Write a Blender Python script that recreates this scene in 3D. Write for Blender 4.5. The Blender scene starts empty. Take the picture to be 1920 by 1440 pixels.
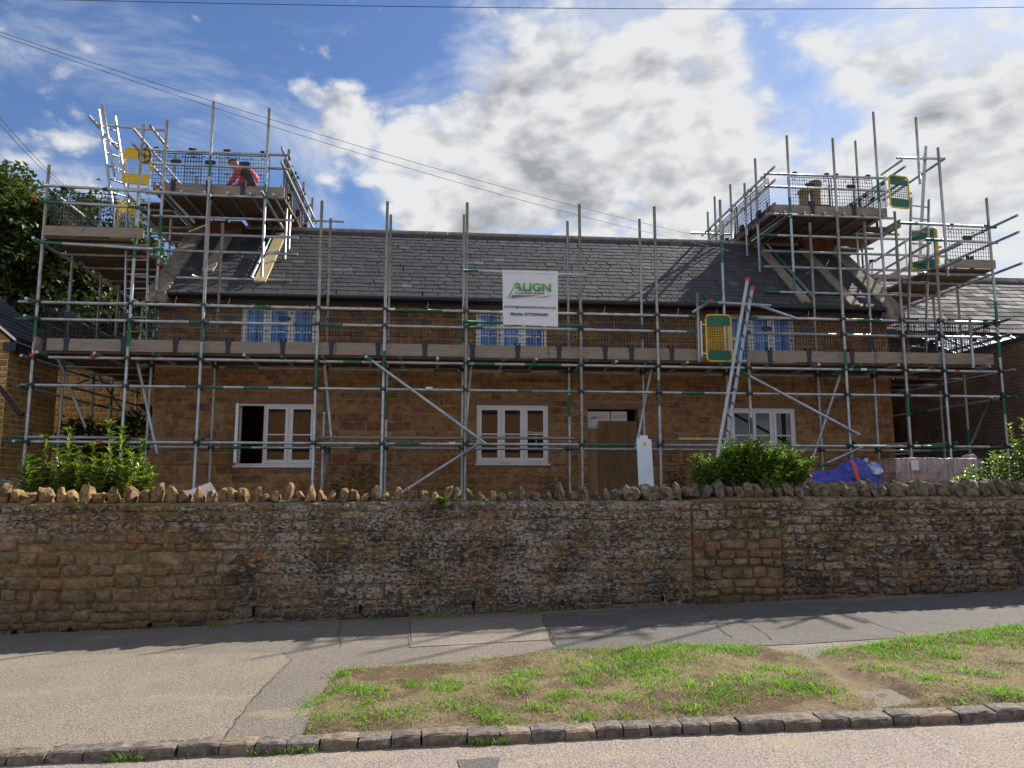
import bpy, math, random
from mathutils import Vector, Matrix, noise as mnoise
R = math.radians
rnd = random.Random(7)
scene = bpy.context.scene
COL = scene.collection

# ------------------------------------------------------------------ camera
CZ = 1.6
PITCH, YAW = R(7.7), R(5.5)
cam_d = bpy.data.cameras.new('camera')
cam_d.sensor_width = 36.0
cam_d.lens = 27.0
cam_d.clip_start = 0.05
cam_d.clip_end = 2000
cam = bpy.data.objects.new('camera', cam_d)
cam.location = (0, 0, CZ)
cam.rotation_euler = (math.pi / 2 + PITCH, 0, -YAW)
COL.objects.link(cam)
scene.camera = cam
# measuring helpers: a point of the photograph on a plane of the place
_f = Vector((math.sin(YAW) * math.cos(PITCH), math.cos(YAW) * math.cos(PITCH), math.sin(PITCH)))
_r = Vector((math.cos(YAW), -math.sin(YAW), 0))
_u = _r.cross(_f)
def ray(x, y): return _f + _r * ((x - 960) / 1440.0) + _u * ((720 - y) / 1440.0)
def at(x, y, Y):
    d = ray(x, y); return Vector((0, 0, CZ)) + d * (Y / d.y)
def atX(x, y, X):
    d = ray(x, y); return Vector((0, 0, CZ)) + d * (X / d.x)
SLOPE = 0.027
def gz(X, off=0.115): return off + SLOPE * max(-30, min(30, X))
def ground_at(x, y):
    d = ray(x, y); t = (0.115 - CZ) / (d.z - SLOPE * d.x); return Vector((0, 0, CZ)) + d * t

# ------------------------------------------------------------------ light
SUN_TO = Vector((1.0, 0.78, 1.0)).normalized()
sun_d = bpy.data.lights.new('sun', 'SUN')
sun_d.energy = 5.0
sun_d.angle = R(0.55)
sun_d.color = (1.0, 0.93, 0.82)
sun = bpy.data.objects.new('sun', sun_d)
sun.rotation_euler = SUN_TO.to_track_quat('Z', 'Y').to_euler()
sun.location = (20, 16, 20)
COL.objects.link(sun)

world = bpy.data.worlds.new('World')
scene.world = world
world.use_nodes = True
world.cycles.sampling_method = 'NONE'
wt = world.node_tree
wt.nodes.clear()
def nd(t, typ, **kw):
    n = t.nodes.new(typ)
    for k, v in kw.items():
        if k.startswith('_'):
            n.inputs[int(k[1:])].default_value = v
        else:
            setattr(n, k, v)
    return n
def mth(t, op, a, b=None, c=None, clamp=False):
    n = t.nodes.new('ShaderNodeMath'); n.operation = op; n.use_clamp = clamp
    for i, v in enumerate((a, b, c)):
        if v is None: continue
        if isinstance(v, (int, float)): n.inputs[i].default_value = v
        else: t.links.new(v, n.inputs[i])
    return n.outputs[0]
def mrange(t, v, a, b, c=0.0, d=1.0, smooth=True):
    n = t.nodes.new('ShaderNodeMapRange'); n.interpolation_type = 'SMOOTHSTEP' if smooth else 'LINEAR'
    t.links.new(v, n.inputs[0])
    for i, q in enumerate((a, b, c, d)): n.inputs[i + 1].default_value = q
    return n.outputs[0]
def mixc(t, fac, a, b, blend='MIX'):
    n = t.nodes.new('ShaderNodeMix'); n.data_type = 'RGBA'; n.blend_type = blend
    for sock, v in ((n.inputs[0], fac), (n.inputs[6], a), (n.inputs[7], b)):
        if isinstance(v, (int, float)): sock.default_value = v
        elif isinstance(v, tuple): sock.default_value = v + (1,) if len(v) == 3 else v
        else: t.links.new(v, sock)
    return n.outputs[2]
def noise(t, vec, scale, detail=4, rough=0.55, dist=0.0):
    n = t.nodes.new('ShaderNodeTexNoise')
    n.inputs['Scale'].default_value = scale; n.inputs['Detail'].default_value = detail
    n.inputs['Roughness'].default_value = rough; n.inputs['Distortion'].default_value = dist
    if vec is not None: t.links.new(vec, n.inputs['Vector'])
    return n.outputs[0]
def vmul(t, v, s):
    n = t.nodes.new('ShaderNodeVectorMath'); n.operation = 'MULTIPLY'
    t.links.new(v, n.inputs[0]); n.inputs[1].default_value = s; return n.outputs[0]
def vadd(t, v, s):
    n = t.nodes.new('ShaderNodeVectorMath'); n.operation = 'ADD'
    t.links.new(v, n.inputs[0])
    if isinstance(s, tuple): n.inputs[1].default_value = s
    else: t.links.new(s, n.inputs[1])
    return n.outputs[0]

sky = nd(wt, 'ShaderNodeTexSky', sky_type='NISHITA', sun_disc=False)
sky.sun_elevation = math.asin(SUN_TO.z)
sky.sun_rotation = math.atan2(SUN_TO.x, SUN_TO.y)
sky.air_density = 1.0; sky.dust_density = 0.6; sky.ozone_density = 2.0
geo = nd(wt, 'ShaderNodeTexCoord')
D = geo.outputs['Generated']
# cumulus banks standing at fixed bearings round the place
BANKS = [((1080, 250), 8.5, 1.05), ((1270, 150), 4.8, 0.9), ((880, 340), 6.0, 0.9), ((1300, 310), 6.5, 0.9), ((1180, 50), 5.0, 0.55), ((960, 70), 3.0, 0.5),
         ((1000, 430), 7.0, 0.75), ((1830, 330), 8.5, 0.85), ((1740, 100), 6.0, 0.62), ((1620, 400), 5.5, 0.8), ((1480, 30), 4, 0.4), ((640, 250), 3.0, 0.5),
         ((120, 190), 5.0, 0.20), ((420, 190), 5.5, 0.22), ((380, 60), 4.5, 0.22), ((60, 60), 3, .2), ((2500, 200), 16, 0.8), ((-700, 250), 14, 0.6)]
acc = None
for (px, rad, w) in BANKS:
    d = ray(*px).normalized()
    n = nd(wt, 'ShaderNodeVectorMath', operation='DOT_PRODUCT')
    wt.links.new(D, n.inputs[0]); n.inputs[1].default_value = d
    m = mrange(wt, n.outputs['Value'], math.cos(R(rad * 1.5)), math.cos(R(rad * 0.25)), 0.0, w)
    acc = m if acc is None else mth(wt, 'MAXIMUM', acc, m)
corew = None
for (px, rad, w) in (((1080, 215), 7.5, 1.15), ((930, 330), 4, .8), ((1260, 330), 5, .75), ((1780, 110), 6, .6), ((1150, 400), 6, .6)):
    n = nd(wt, 'ShaderNodeVectorMath', operation='DOT_PRODUCT')
    wt.links.new(D, n.inputs[0]); n.inputs[1].default_value = ray(*px).normalized()
    m = mrange(wt, n.outputs['Value'], math.cos(R(rad * 1.6)), math.cos(R(rad * 0.2)), 0.25, w)
    corew = m if corew is None else mth(wt, 'MAXIMUM', corew, m)
sepd = nd(wt, 'ShaderNodeSeparateXYZ'); wt.links.new(D, sepd.inputs[0])
back = mrange(wt, sepd.outputs[1], 0.35, -0.25, 0.0, 0.5)      # broken cloud carries on behind the viewer
acc = mth(wt, 'MAXIMUM', acc, back)
Dn = vmul(wt, D, (1.0, 1.0, 1.75))
def puffs(vec, scale):
    v = wt.nodes.new('ShaderNodeTexVoronoi'); v.inputs['Scale'].default_value = scale; wt.links.new(vec, v.inputs['Vector']); return v.outputs['Distance']
def cloud_field(vec):
    w = wt.nodes.new('ShaderNodeTexNoise'); w.inputs['Scale'].default_value = 16; w.inputs['Detail'].default_value = 2; wt.links.new(vec, w.inputs['Vector'])
    m = wt.nodes.new('ShaderNodeVectorMath'); m.operation = 'MULTIPLY_ADD'; wt.links.new(w.outputs['Color'], m.inputs[0]); m.inputs[1].default_value = (.05, .05, .05); wt.links.new(vec, m.inputs[2])
    a = noise(wt, vec, 6.5, 6, 0.62, 0.3)
    return mth(wt, 'ADD', a, mth(wt, 'ADD', mth(wt, 'MULTIPLY', puffs(m.outputs[0], 15), -0.22), mth(wt, 'MULTIPLY', puffs(m.outputs[0], 34), -0.14)))
nbig = mth(wt, 'ADD', cloud_field(Dn), 0.17)
nwisp = noise(wt, vmul(wt, D, (1.0, 1.0, 2.6)), 3.2, 6, 0.66, 0.9)
dens = mth(wt, 'ADD', acc, mth(wt, 'MULTIPLY', mth(wt, 'SUBTRACT', nbig, 0.5), 2.6))
cum = mrange(wt, dens, 0.29, 0.80)
wisp = mrange(wt, mth(wt, 'ADD', nwisp, mth(wt, 'MULTIPLY', acc, 0.25)), 0.43, 0.80, 0.0, 0.75)
nsh = noise(wt, vadd(wt, Dn, (0.06, 0.02, 0.10)), 5.0, 4, 0.6, 0.25)
core = mrange(wt, mth(wt, 'ADD', mth(wt, 'MULTIPLY', mth(wt, 'SUBTRACT', nsh, 0.5), 2.2), mth(wt, 'MULTIPLY', corew, 0.75)), 0.52, 1.15)
nsun = mth(wt, 'ADD', cloud_field(vadd(wt, Dn, (0.020, 0.008, 0.034))), 0.17)
relief = mth(wt, 'MULTIPLY', mth(wt, 'SUBTRACT', nsun, nbig), 3.2)
shade = mth(wt, 'ADD', mth(wt, 'MULTIPLY', core, 0.75), mth(wt, 'ADD', relief, mth(wt, 'MULTIPLY', mrange(wt, dens, 0.55, 1.5), 0.30)), clamp=True)
cloud_col = mixc(wt, shade, (7.3, 7.4, 7.5), (3.3, 3.45, 3.7))
skyc = mixc(wt, 1.0, sky.outputs[0], (0.76, 0.91, 1.16), 'MULTIPLY')
c1 = mixc(wt, wisp, skyc, (6.4, 6.8, 7.5))
c2 = mixc(wt, cum, c1, cloud_col)
bg = nd(wt, 'ShaderNodeBackground'); bg.inputs[1].default_value = 0.062
wt.links.new(c2, bg.inputs[0])
wo = nd(wt, 'ShaderNodeOutputWorld'); wt.links.new(bg.outputs[0], wo.inputs[0])

scene.view_settings.view_transform = 'Standard'
scene.view_settings.look = 'None'
scene.view_settings.gamma = 1.0
scene.view_settings.exposure = 0.84
scene.cycles.max_bounces = 5
scene.cycles.diffuse_bounces = 3
scene.cycles.glossy_bounces = 2
scene.cycles.transparent_max_bounces = 6
scene.cycles.use_adaptive_sampling = True
scene.cycles.adaptive_threshold = 0.007
scene.cycles.use_denoising = True
scene.cycles.sample_clamp_indirect = 3.0

# ------------------------------------------------------------------ materials
MATS = {}
def mat(name, base=(.5, .5, .5), rough=0.7, metal=0.0, spec=0.4, build=None):
    m = bpy.data.materials.new(name); m.use_nodes = True
    t = m.node_tree; b = t.nodes['Principled BSDF']
    b.inputs['Base Color'].default_value = tuple(base) + (1,)
    b.inputs['Roughness'].default_value = rough
    b.inputs['Metallic'].default_value = metal
    b.inputs['Specular IOR Level'].default_value = spec
    if build: build(t, b)
    MATS[name] = m
    return m
def bump(t, b, h, strength=0.5, dist=0.01):
    n = t.nodes.new('ShaderNodeBump'); n.inputs['Strength'].default_value = strength; n.inputs['Distance'].default_value = dist
    t.links.new(h, n.inputs['Height']); t.links.new(n.outputs[0], b.inputs['Normal'])
def pos(t): return t.nodes.new('ShaderNodeNewGeometry').outputs['Position']
def objc(t): return t.nodes.new('ShaderNodeTexCoord').outputs['Object']
def rand_piece(t):
    oi = t.nodes.new('ShaderNodeObjectInfo'); g = t.nodes.new('ShaderNodeNewGeometry')
    return mth(t, 'FRACT', mth(t, 'ADD', mth(t, 'MULTIPLY', oi.outputs['Random'], 7.31), g.outputs['Random Per Island']))
def ramp(t, v, stops):
    n = t.nodes.new('ShaderNodeValToRGB'); e = n.color_ramp.elements
    while len(e) < len(stops): e.new(0.5)
    for i, (p, c) in enumerate(stops):
        e[i].position = p; e[i].color = tuple(c) + (1,)
    t.links.new(v, n.inputs[0]); return n.outputs[0]

def noisy(colA, colB, scale, bscale=None, bs=0.4, bd=0.004, stretch=(1, 1, 1), coords='pos', detail=3):
    def f(t, b):
        p = vmul(t, pos(t) if coords == 'pos' else objc(t), stretch)
        n = noise(t, p, scale, detail, 0.6)
        c = mixc(t, mrange(t, n, 0.3, 0.7), colA, colB)
        t.links.new(c, b.inputs['Base Color'])
        if bscale: bump(t, b, noise(t, p, bscale, 3, 0.6), bs, bd)
    return f

def m_stone(stops, lichen=0.25, dark=0.2, bs=0.55):
    def f(t, b):
        p = pos(t)
        base = ramp(t, rand_piece(t), stops)
        n1 = noise(t, p, 7, 3, 0.65)
        c = mixc(t, mrange(t, n1, 0.35, 0.7), base, mixc(t, 1.0, base, (.52, .50, .48), 'MULTIPLY'))
        nl = noise(t, vadd(t, p, (3.1, 0, 1.7)), 26, 4, 0.7)
        ns = noise(t, vadd(t, p, (9.0, 0, 4.0)), 1.7, 2, 0.5)
        c = mixc(t, mth(t, 'MULTIPLY', mrange(t, mth(t, 'ADD', nl, mth(t, 'MULTIPLY', mth(t, 'SUBTRACT', ns, .5), .35)), 0.54, 0.68), lichen), c, (.46, .45, .42))
        nk = noise(t, vadd(t, p, (0, 5, 9)), 11, 4, 0.7)
        c = mixc(t, mth(t, 'MULTIPLY', mrange(t, nk, 0.5, 0.66), dark), c, (.035, .032, .03))
        t.links.new(c, b.inputs['Base Color'])
        h = mth(t, 'ADD', noise(t, p, 22, 4, 0.65), mth(t, 'MULTIPLY', noise(t, p, 90, 1, 0.6), 0.4))
        bump(t, b, h, bs, 0.02)
    return f
HOUSE = [(0, (.38, .19, .078)), (.2, (.50, .275, .115)), (.4, (.34, .17, .085)), (.6, (.52, .305, .135)), (.8, (.31, .145, .09)), (1, (.47, .30, .165))]
mat('house_stone', rough=.9, spec=.2, build=m_stone(HOUSE, .10, .30, .6))
mat('house_mortar', rough=.95, spec=.1, build=noisy((.42, .30, .17), (.28, .185, .10), 6, 60, .5, .006))
OCH = [(0, (.50, .30, .105)), (.5, (.58, .37, .145)), (1, (.42, .25, .10))]
mat('ochre_stone', rough=.9, spec=.2, build=m_stone(OCH, .05, .12, .5))
mat('ochre_mortar', rough=.95, spec=.1, build=noisy((.70, .52, .29), (.58, .42, .22), 6, 60, .5, .006))

# the garden wall: pieces vary, and crusts of grey, white and black growth cover its middle run
def garden_stone(t, b):
    p = pos(t)
    sx = t.nodes.new('ShaderNodeSeparateXYZ'); t.links.new(p, sx.inputs[0])
    X, Z = sx.outputs[0], sx.outputs[2]
    base = ramp(t, rand_piece(t), [(0, (.30, .175, .08)), (.25, (.40, .25, .11)), (.5, (.26, .18, .10)), (.7, (.34, .185, .085)), (.85, (.45, .32, .16)), (1, (.23, .17, .115))])
    n1 = noise(t, p, 8, 3, 0.65)
    c = mixc(t, mrange(t, n1, .35, .7), base, mixc(t, 1.0, base, (.55, .52, .5), 'MULTIPLY'))
    nj = noise(t, vadd(t, p, (11, 0, 3)), 0.9, 2, .6)
    wob = mth(t, 'MULTIPLY', mth(t, 'SUBTRACT', nj, .5), 2.2)
    Xw = mth(t, 'ADD', X, wob)
    mid = mth(t, 'MULTIPLY', mrange(t, Xw, -3.3, -1.3), mrange(t, Xw, 3.35, 2.95, 0, 1))
    top = mrange(t, mth(t, 'ADD', Z, mth(t, 'MULTIPLY', wob, .12)), 0.92, 1.2)
    right = mrange(t, X, 4.22, 4.26, 0, .85)
    crust = mth(t, 'MAXIMUM', mth(t, 'MAXIMUM', mid, mth(t, 'MULTIPLY', top, .8)), right)
    crust = mth(t, 'ADD', mth(t, 'MULTIPLY', crust, .8), .36)
    nb = noise(t, vmul(t, p, (1, 1, 1.6)), 12, 5, .72)
    zone = noise(t, vadd(t, vmul(t, p, (1, 1, 1.5)), (21, 4, 2)), 1.9, 3, .6)
    c = mixc(t, mth(t, 'MULTIPLY', mrange(t, mth(t, 'ADD', nb, mth(t, 'MULTIPLY', mth(t, 'SUBTRACT', zone, .5), .5)), .40, .58), crust), c, (.062, .052, .044))
    nw = noise(t, vadd(t, vmul(t, p, (1, 1, 1.8)), (5, 2, 7)), 21, 5, .76)
    nw2 = noise(t, vadd(t, p, (1, 8, 2)), 2.2, 3, .5)
    cov = mth(t, 'ADD', nw, mth(t, 'MULTIPLY', mth(t, 'SUBTRACT', nw2, .5), .34))
    c = mixc(t, mth(t, 'MULTIPLY', mrange(t, cov, .49, .60), mth(t, 'MULTIPLY', crust, .85)), c, (.45, .415, .36))
    ny = noise(t, vadd(t, p, (2, 3, 17)), 3.2, 4, .6)
    c = mixc(t, mth(t, 'MULTIPLY', mrange(t, ny, .58, .72), .45), c, (.24, .18, .07))
    foot_dark = mrange(t, mth(t, 'SUBTRACT', Z, mth(t, 'MULTIPLY', X, SLOPE)), .34, .12, 0, .55)
    c = mixc(t, foot_dark, c, (.06, .052, .042))  # colour darkens towards the foot of the wall
    t.links.new(c, b.inputs['Base Color'])
    h = mth(t, 'ADD', noise(t, p, 24, 4, .68), mth(t, 'MULTIPLY', noise(t, p, 95, 3, .6), .45))
    bump(t, b, h, .9, .04)
mat('garden_stone', rough=.95, spec=.15, build=garden_stone)
mat('garden_mortar', rough=.95, spec=.1, build=garden_stone)
def gm(t, b):
    p = pos(t); sx = t.nodes.new('ShaderNodeSeparateXYZ'); t.links.new(p, sx.inputs[0])
    X = sx.outputs[0]
    c = mixc(t, mrange(t, noise(t, p, 6, 6, .65), .3, .7), (.36, .26, .13), (.24, .17, .09))
    grey = mixc(t, mrange(t, noise(t, p, 16, 7, .7), .42, .6), (.12, .098, .08), (.33, .30, .255))
    wob = mth(t, 'MULTIPLY', mth(t, 'SUBTRACT', noise(t, vadd(t, p, (11, 0, 3)), .9, 4, .6), .5), 2.2)
    Xw = mth(t, 'ADD', X, wob)
    k = mth(t, 'MAXIMUM', mth(t, 'MULTIPLY', mrange(t, Xw, -3.3, -1.3), mrange(t, Xw, 3.35, 2.95)), mrange(t, X, 4.22, 4.26, 0, .6))
    inf = mth(t, 'MULTIPLY', mrange(t, X, 3.10, 3.12), mrange(t, X, 4.26, 4.25))
    c = mixc(t, mth(t, 'MULTIPLY', inf, .6), c, (.15, .12, .085))
    c = mixc(t, mth(t, 'MULTIPLY', mrange(t, noise(t, p, 19, 4, .72), .46, .6), .6), c, (.13, .095, .06))
    t.links.new(mixc(t, k, c, grey), b.inputs['Base Color'])
    bump(t, b, noise(t, p, 30, 4, .68), 1.0, .035)
mat('wall_mortar', rough=.95, spec=.1, build=gm)
def coping_f(t, b):
    p = pos(t); sx = t.nodes.new('ShaderNodeSeparateXYZ'); t.links.new(p, sx.inputs[0])
    fresh = mrange(t, sx.outputs[0], -2.0, 2.4, 1, 0)
    base = mixc(t, fresh, ramp(t, rand_piece(t), [(0, (.20, .17, .12)), (.5, (.27, .22, .15)), (1, (.17, .15, .12))]), ramp(t, rand_piece(t), [(0, (.28, .165, .07)), (.3, (.43, .285, .13)), (.6, (.20, .125, .07)), (.8, (.36, .23, .11)), (1, (.24, .15, .09))]))
    c = mixc(t, mrange(t, noise(t, p, 14, 7, .7), .42, .62), base, mixc(t, 1.0, base, (.42, .41, .38), 'MULTIPLY'))
    c = mixc(t, mth(t, 'MULTIPLY', mrange(t, noise(t, vadd(t, p, (4, 1, 2)), 30, 7, .72), .54, .64), .5), c, (.42, .41, .36))
    t.links.new(c, b.inputs['Base Color'])
    bump(t, b, mth(t, 'ADD', noise(t, p, 26, 7, .68), mth(t, 'MULTIPLY', noise(t, p, 100, 3, .6), .4)), .75, .03)
mat('coping_stone', rough=.95, spec=.15, build=coping_f)
mat('shade_black', (.008, .008, .008), .95, spec=.05, build=noisy((.008, .008, .008), (.014, .012, .01), 9))  # near-black colour standing in for shade in hollows and indoors
def slate_f(cols, pale=.05):
    def f(t, b):
        p = pos(t); r = rand_piece(t)
        c = ramp(t, r, cols)
        c = mixc(t, mrange(t, noise(t, p, 5, 5, .6), .35, .7), c, mixc(t, 1., c, (.72, .72, .74), 'MULTIPLY'))
        c = mixc(t, mth(t, 'MULTIPLY', mrange(t, noise(t, vadd(t, p, (2, 7, 1)), 30, 5, .7), .56, .68), .25), c, (.22, .22, .20))
        t.links.new(c, b.inputs['Base Color'])
        t.links.new(mrange(t, r, 0, 1, .72, .88), b.inputs['Roughness'])
        bump(t, b, noise(t, vmul(t, p, (1, .6, .6)), 55, 2, .65), .35, .01)
    return f
mat('slate', rough=.8, spec=.25, build=slate_f([(0, (.060, .058, .063)), (.45, (.076, .073, .078)), (.8, (.066, .063, .068)), (.95, (.086, .086, .090)), (.985, (.13, .14, .14)), (1, (.11, .12, .12))]))
mat('grey_slate', rough=.8, spec=.04, build=slate_f([(0, (.070, .070, .082)), (.5, (.092, .090, .102)), (1, (.058, .058, .070))]))
mat('ridge_tile', rough=.85, build=noisy((.36, .33, .27), (.22, .20, .165), 9, 50, .5, .01))
mat('coping_grey', rough=.92, spec=.15, build=noisy((.34, .30, .23), (.15, .14, .12), 8, 45, .7, .02))
mat('gutter_black', (.012, .012, .016), .35, build=noisy((.011, .011, .015), (.018, .018, .022), 4))
mat('lintel_red', rough=.85, spec=.2, build=noisy((.34, .19, .14), (.24, .13, .095), 7, 60, .4, .006, (.4, 1, 3)))
mat('white_frame', rough=.35, spec=.45, build=noisy((.88, .89, .90), (.84, .85, .86), 5))
def glass_f(t, b):
    b.inputs['IOR'].default_value = 1.7
    b.inputs['Specular IOR Level'].default_value = .5
    n = noise(t, pos(t), 1.6, 2, .4)
    bump(t, b, n, .05, .02)
    t.links.new(mixc(t, n, (.010, .012, .015), (.016, .019, .022)), b.inputs['Base Color'])
mat('window_glass', (.012, .014, .017), .015, build=glass_f)
def film_f(t, b):
    p = pos(t)
    n = noise(t, vmul(t, p, (9, 1, .5)), 2.0, 3, .5)
    t.links.new(mixc(t, mrange(t, n, .35, .65), (.045, .16, .52), (.20, .40, .80)), b.inputs['Base Color'])
    bump(t, b, n, .1, .02)
mat('blue_film', rough=.12, spec=.5, build=film_f)
def pole_f(t, b):
    p = pos(t)
    n = noise(t, p, 6, 6, .65)
    t.links.new(mixc(t, mrange(t, n, .35, .7), (.53, .56, .575), (.33, .35, .36)), b.inputs['Base Color'])
    t.links.new(mrange(t, noise(t, p, 18, 5, .6), .3, .7, .32, .55), b.inputs['Roughness'])
mat('galvanised', rough=.42, metal=.6, spec=.5, build=pole_f)
mat('green_paint', rough=.5, spec=.4, build=noisy((.02, .13, .075), (.035, .19, .115), 14, None))
mat('coupler_steel', rough=.5, metal=.5, build=noisy((.11, .12, .12), (.05, .055, .055), 18))
mat('red_plastic', rough=.45, build=noisy((.62, .06, .05), (.50, .04, .04), 10))
def timber(a, bcol, dark, st3=(1.2, 14, 14)):
    def f(t, b):
        p = objc(t)
        st = vmul(t, p, st3)
        n = noise(t, st, 3.0, 3, .65, .4)
        c = mixc(t, mrange(t, n, .3, .7), a, bcol)
        oi = t.nodes.new('ShaderNodeObjectInfo')
        c = mixc(t, mth(t, 'MULTIPLY', oi.outputs['Random'], .5), c, dark)
        k = noise(t, pos(t), 11, 3, .7)
        c = mixc(t, mth(t, 'MULTIPLY', mrange(t, k, .58, .72), .5), c, (.05, .04, .03))
        t.links.new(c, b.inputs['Base Color'])
        bump(t, b, n, .35, .004)
    return f
mat('old_board', rough=.85, spec=.2, build=timber((.37, .30, .235), (.22, .175, .135), (.30, .265, .23)))
mat('deck_board', rough=.85, spec=.2, build=timber((.20, .135, .09), (.125, .085, .058), (.10, .075, .06)))
mat('deck_board_y', rough=.85, spec=.2, build=timber((.20, .135, .09), (.125, .085, .058), (.10, .075, .06), (14, 1.2, 14)))
mat('old_board_y', rough=.85, spec=.2, build=timber((.37, .30, .235), (.22, .175, .135), (.30, .265, .23), (14, 1.2, 1.2)))
mat('new_board', rough=.8, spec=.2, build=timber((.62, .50, .30), (.50, .39, .22), (.52, .42, .26), (14, 1.2, 1.2)))
mat('ply_brown', rough=.8, spec=.2, build=noisy((.24, .15, .075), (.17, .105, .055), 5, 40, .2, .003, (3, 1, .5)))
mat('ply_light', rough=.8, spec=.2, build=noisy((.36, .22, .11), (.27, .16, .08), 5, 40, .2, .003, (3, 1, .5)))
mat('black_wire', (.012, .013, .016), .5, build=noisy((.012, .013, .016), (.02, .02, .024), 8))
mat('plate_dark', (.02, .028, .045), .5, build=noisy((.018, .026, .042), (.028, .036, .055), 8))
mat('yellow_paint', rough=.4, build=noisy((.80, .55, .02), (.70, .46, .015), 8))
mat('gate_green', rough=.5, build=noisy((.015, .12, .075), (.025, .16, .10), 6))
mat('aluminium', rough=.35, metal=.75, build=noisy((.47, .49, .51), (.34, .36, .38), 9))
mat('banner_white', rough=.6, build=noisy((.80, .82, .86), (.76, .78, .82), 3))
def print_green(t, b):
    sx = t.nodes.new('ShaderNodeSeparateXYZ'); t.links.new(pos(t), sx.inputs[0])
    t.links.new(mixc(t, mrange(t, sx.outputs[2], 4.90, 5.14), (.03, .16, .075), (.16, .50, .06)), b.inputs['Base Color'])
mat('print_green', rough=.6, build=print_green)
mat('print_dark', rough=.6, build=noisy((.035, .045, .06), (.05, .06, .075), 5))
mat('print_grey', rough=.6, build=noisy((.12, .15, .15), (.18, .21, .21), 5))
mat('brick_red', rough=.9, spec=.2, build=m_stone([(0, (.22, .08, .05)), (.5, (.27, .10, .06)), (1, (.18, .07, .048))], .1, .5, .4))
mat('pink_brick', rough=.85, spec=.2, build=m_stone([(0, (.58, .30, .25)), (.5, (.64, .36, .30)), (.8, (.50, .33, .31)), (1, (.55, .26, .21))], .08, .06, .3))
mat('clay_pot', rough=.85, build=noisy((.30, .24, .13), (.20, .16, .09), 8, 40, .5, .01))
def wrap_f(t, b):
    out = t.nodes['Material Output']
    tr = t.nodes.new('ShaderNodeBsdfTransparent'); tr.inputs[0].default_value = (.93, .93, .95, 1)
    mx = t.nodes.new('ShaderNodeMixShader')
    t.links.new(mrange(t, noise(t, vmul(t, pos(t), (4, 4, 1)), 6, 5, .6), .35, .75, .10, .42), mx.inputs[0])
    t.links.new(tr.outputs[0], mx.inputs[1]); t.links.new(b.outputs[0], mx.inputs[2]); t.links.new(mx.outputs[0], out.inputs[0])
    bump(t, b, noise(t, pos(t), 18, 4, .6), .6, .02)
mat('plastic_wrap', (.80, .80, .82), .22, build=wrap_f)
def asphalt_f(a, bcol, speck):
    def f(t, b):
        p = pos(t)
        c = mixc(t, mrange(t, noise(t, p, 1.1, 5, .6), .3, .7), a, bcol)
        c = mixc(t, mth(t, 'MULTIPLY', mrange(t, noise(t, p, 85, 2, .7), .50, .62), .7), c, speck)
        c = mixc(t, mth(t, 'MULTIPLY', mrange(t, noise(t, vadd(t, p, (3, 3, 3)), 75, 2, .7), .51, .62), .7), c, (.05, .045, .045))
        c = mixc(t, mth(t, 'MULTIPLY', mrange(t, noise(t, vadd(t, vmul(t, p, (.6, 1.6, 1)), (7, 3, 0)), 1.6, 3, .65), .55, .75), .35), c, (.42, .33, .20))
        t.links.new(c, b.inputs['Base Color'])
        bump(t, b, mth(t, 'ADD', noise(t, p, 120, 2, .7), mth(t, 'MULTIPLY', noise(t, p, 30, 2, .6), .5)), .6, .012)
    return f
mat('asphalt_pale', rough=.9, spec=.25, build=asphalt_f((.195, .165, .135), (.235, .20, .158), (.39, .35, .29)))
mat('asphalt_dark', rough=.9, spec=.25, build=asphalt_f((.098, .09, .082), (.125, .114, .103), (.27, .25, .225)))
mat('asphalt_mid', rough=.9, spec=.25, build=asphalt_f((.155, .133, .112), (.185, .158, .13), (.34, .30, .255)))
mat('road_surface', rough=.9, spec=.25, build=asphalt_f((.255, .21, .18), (.29, .24, .205), (.46, .41, .365)))
def kerb_f(t, b):
    p = pos(t)
    c = ramp(t, rand_piece(t), [(0, (.16, .135, .12)), (.4, (.21, .175, .15)), (.7, (.17, .155, .14)), (.92, (.22, .18, .14)), (1, (.30, .23, .16))])
    c = mixc(t, mrange(t, noise(t, p, 16, 6, .7), .4, .65), c, mixc(t, 1., c, (.5, .5, .5), 'MULTIPLY'))
    c = mixc(t, mth(t, 'MULTIPLY', mrange(t, noise(t, vadd(t, p, (2, 2, 2)), 20, 6, .7), .54, .66), .45), c, (.40, .37, .32))
    t.links.new(c, b.inputs['Base Color'])
    bump(t, b, noise(t, p, 30, 6, .65), .6, .02)
mat('kerb_granite', rough=.9, spec=.2, build=kerb_f)
def soil_f(t, b):
    p = pos(t)
    c = mixc(t, mrange(t, noise(t, p, 2.2, 3, .6), .42, .58), (.12, .08, .052), (.235, .178, .112))
    c = mixc(t, mth(t, 'MULTIPLY', mrange(t, noise(t, p, 60, 3, .7), .5, .66), .55), c, (.30, .235, .145))
    c = mixc(t, mth(t, 'MULTIPLY', mrange(t, noise(t, vadd(t, p, (4, 4, 4)), 40, 5, .7), .54, .66), .6), c, (.06, .04, .028))
    t.links.new(c, b.inputs['Base Color'])
    bump(t, b, noise(t, p, 45, 6, .7), .8, .03)
mat('soil', rough=.97, spec=.1, build=soil_f)
mat('far_ground', rough=.95, build=noisy((.10, .13, .05), (.14, .12, .07), .3))
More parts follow.
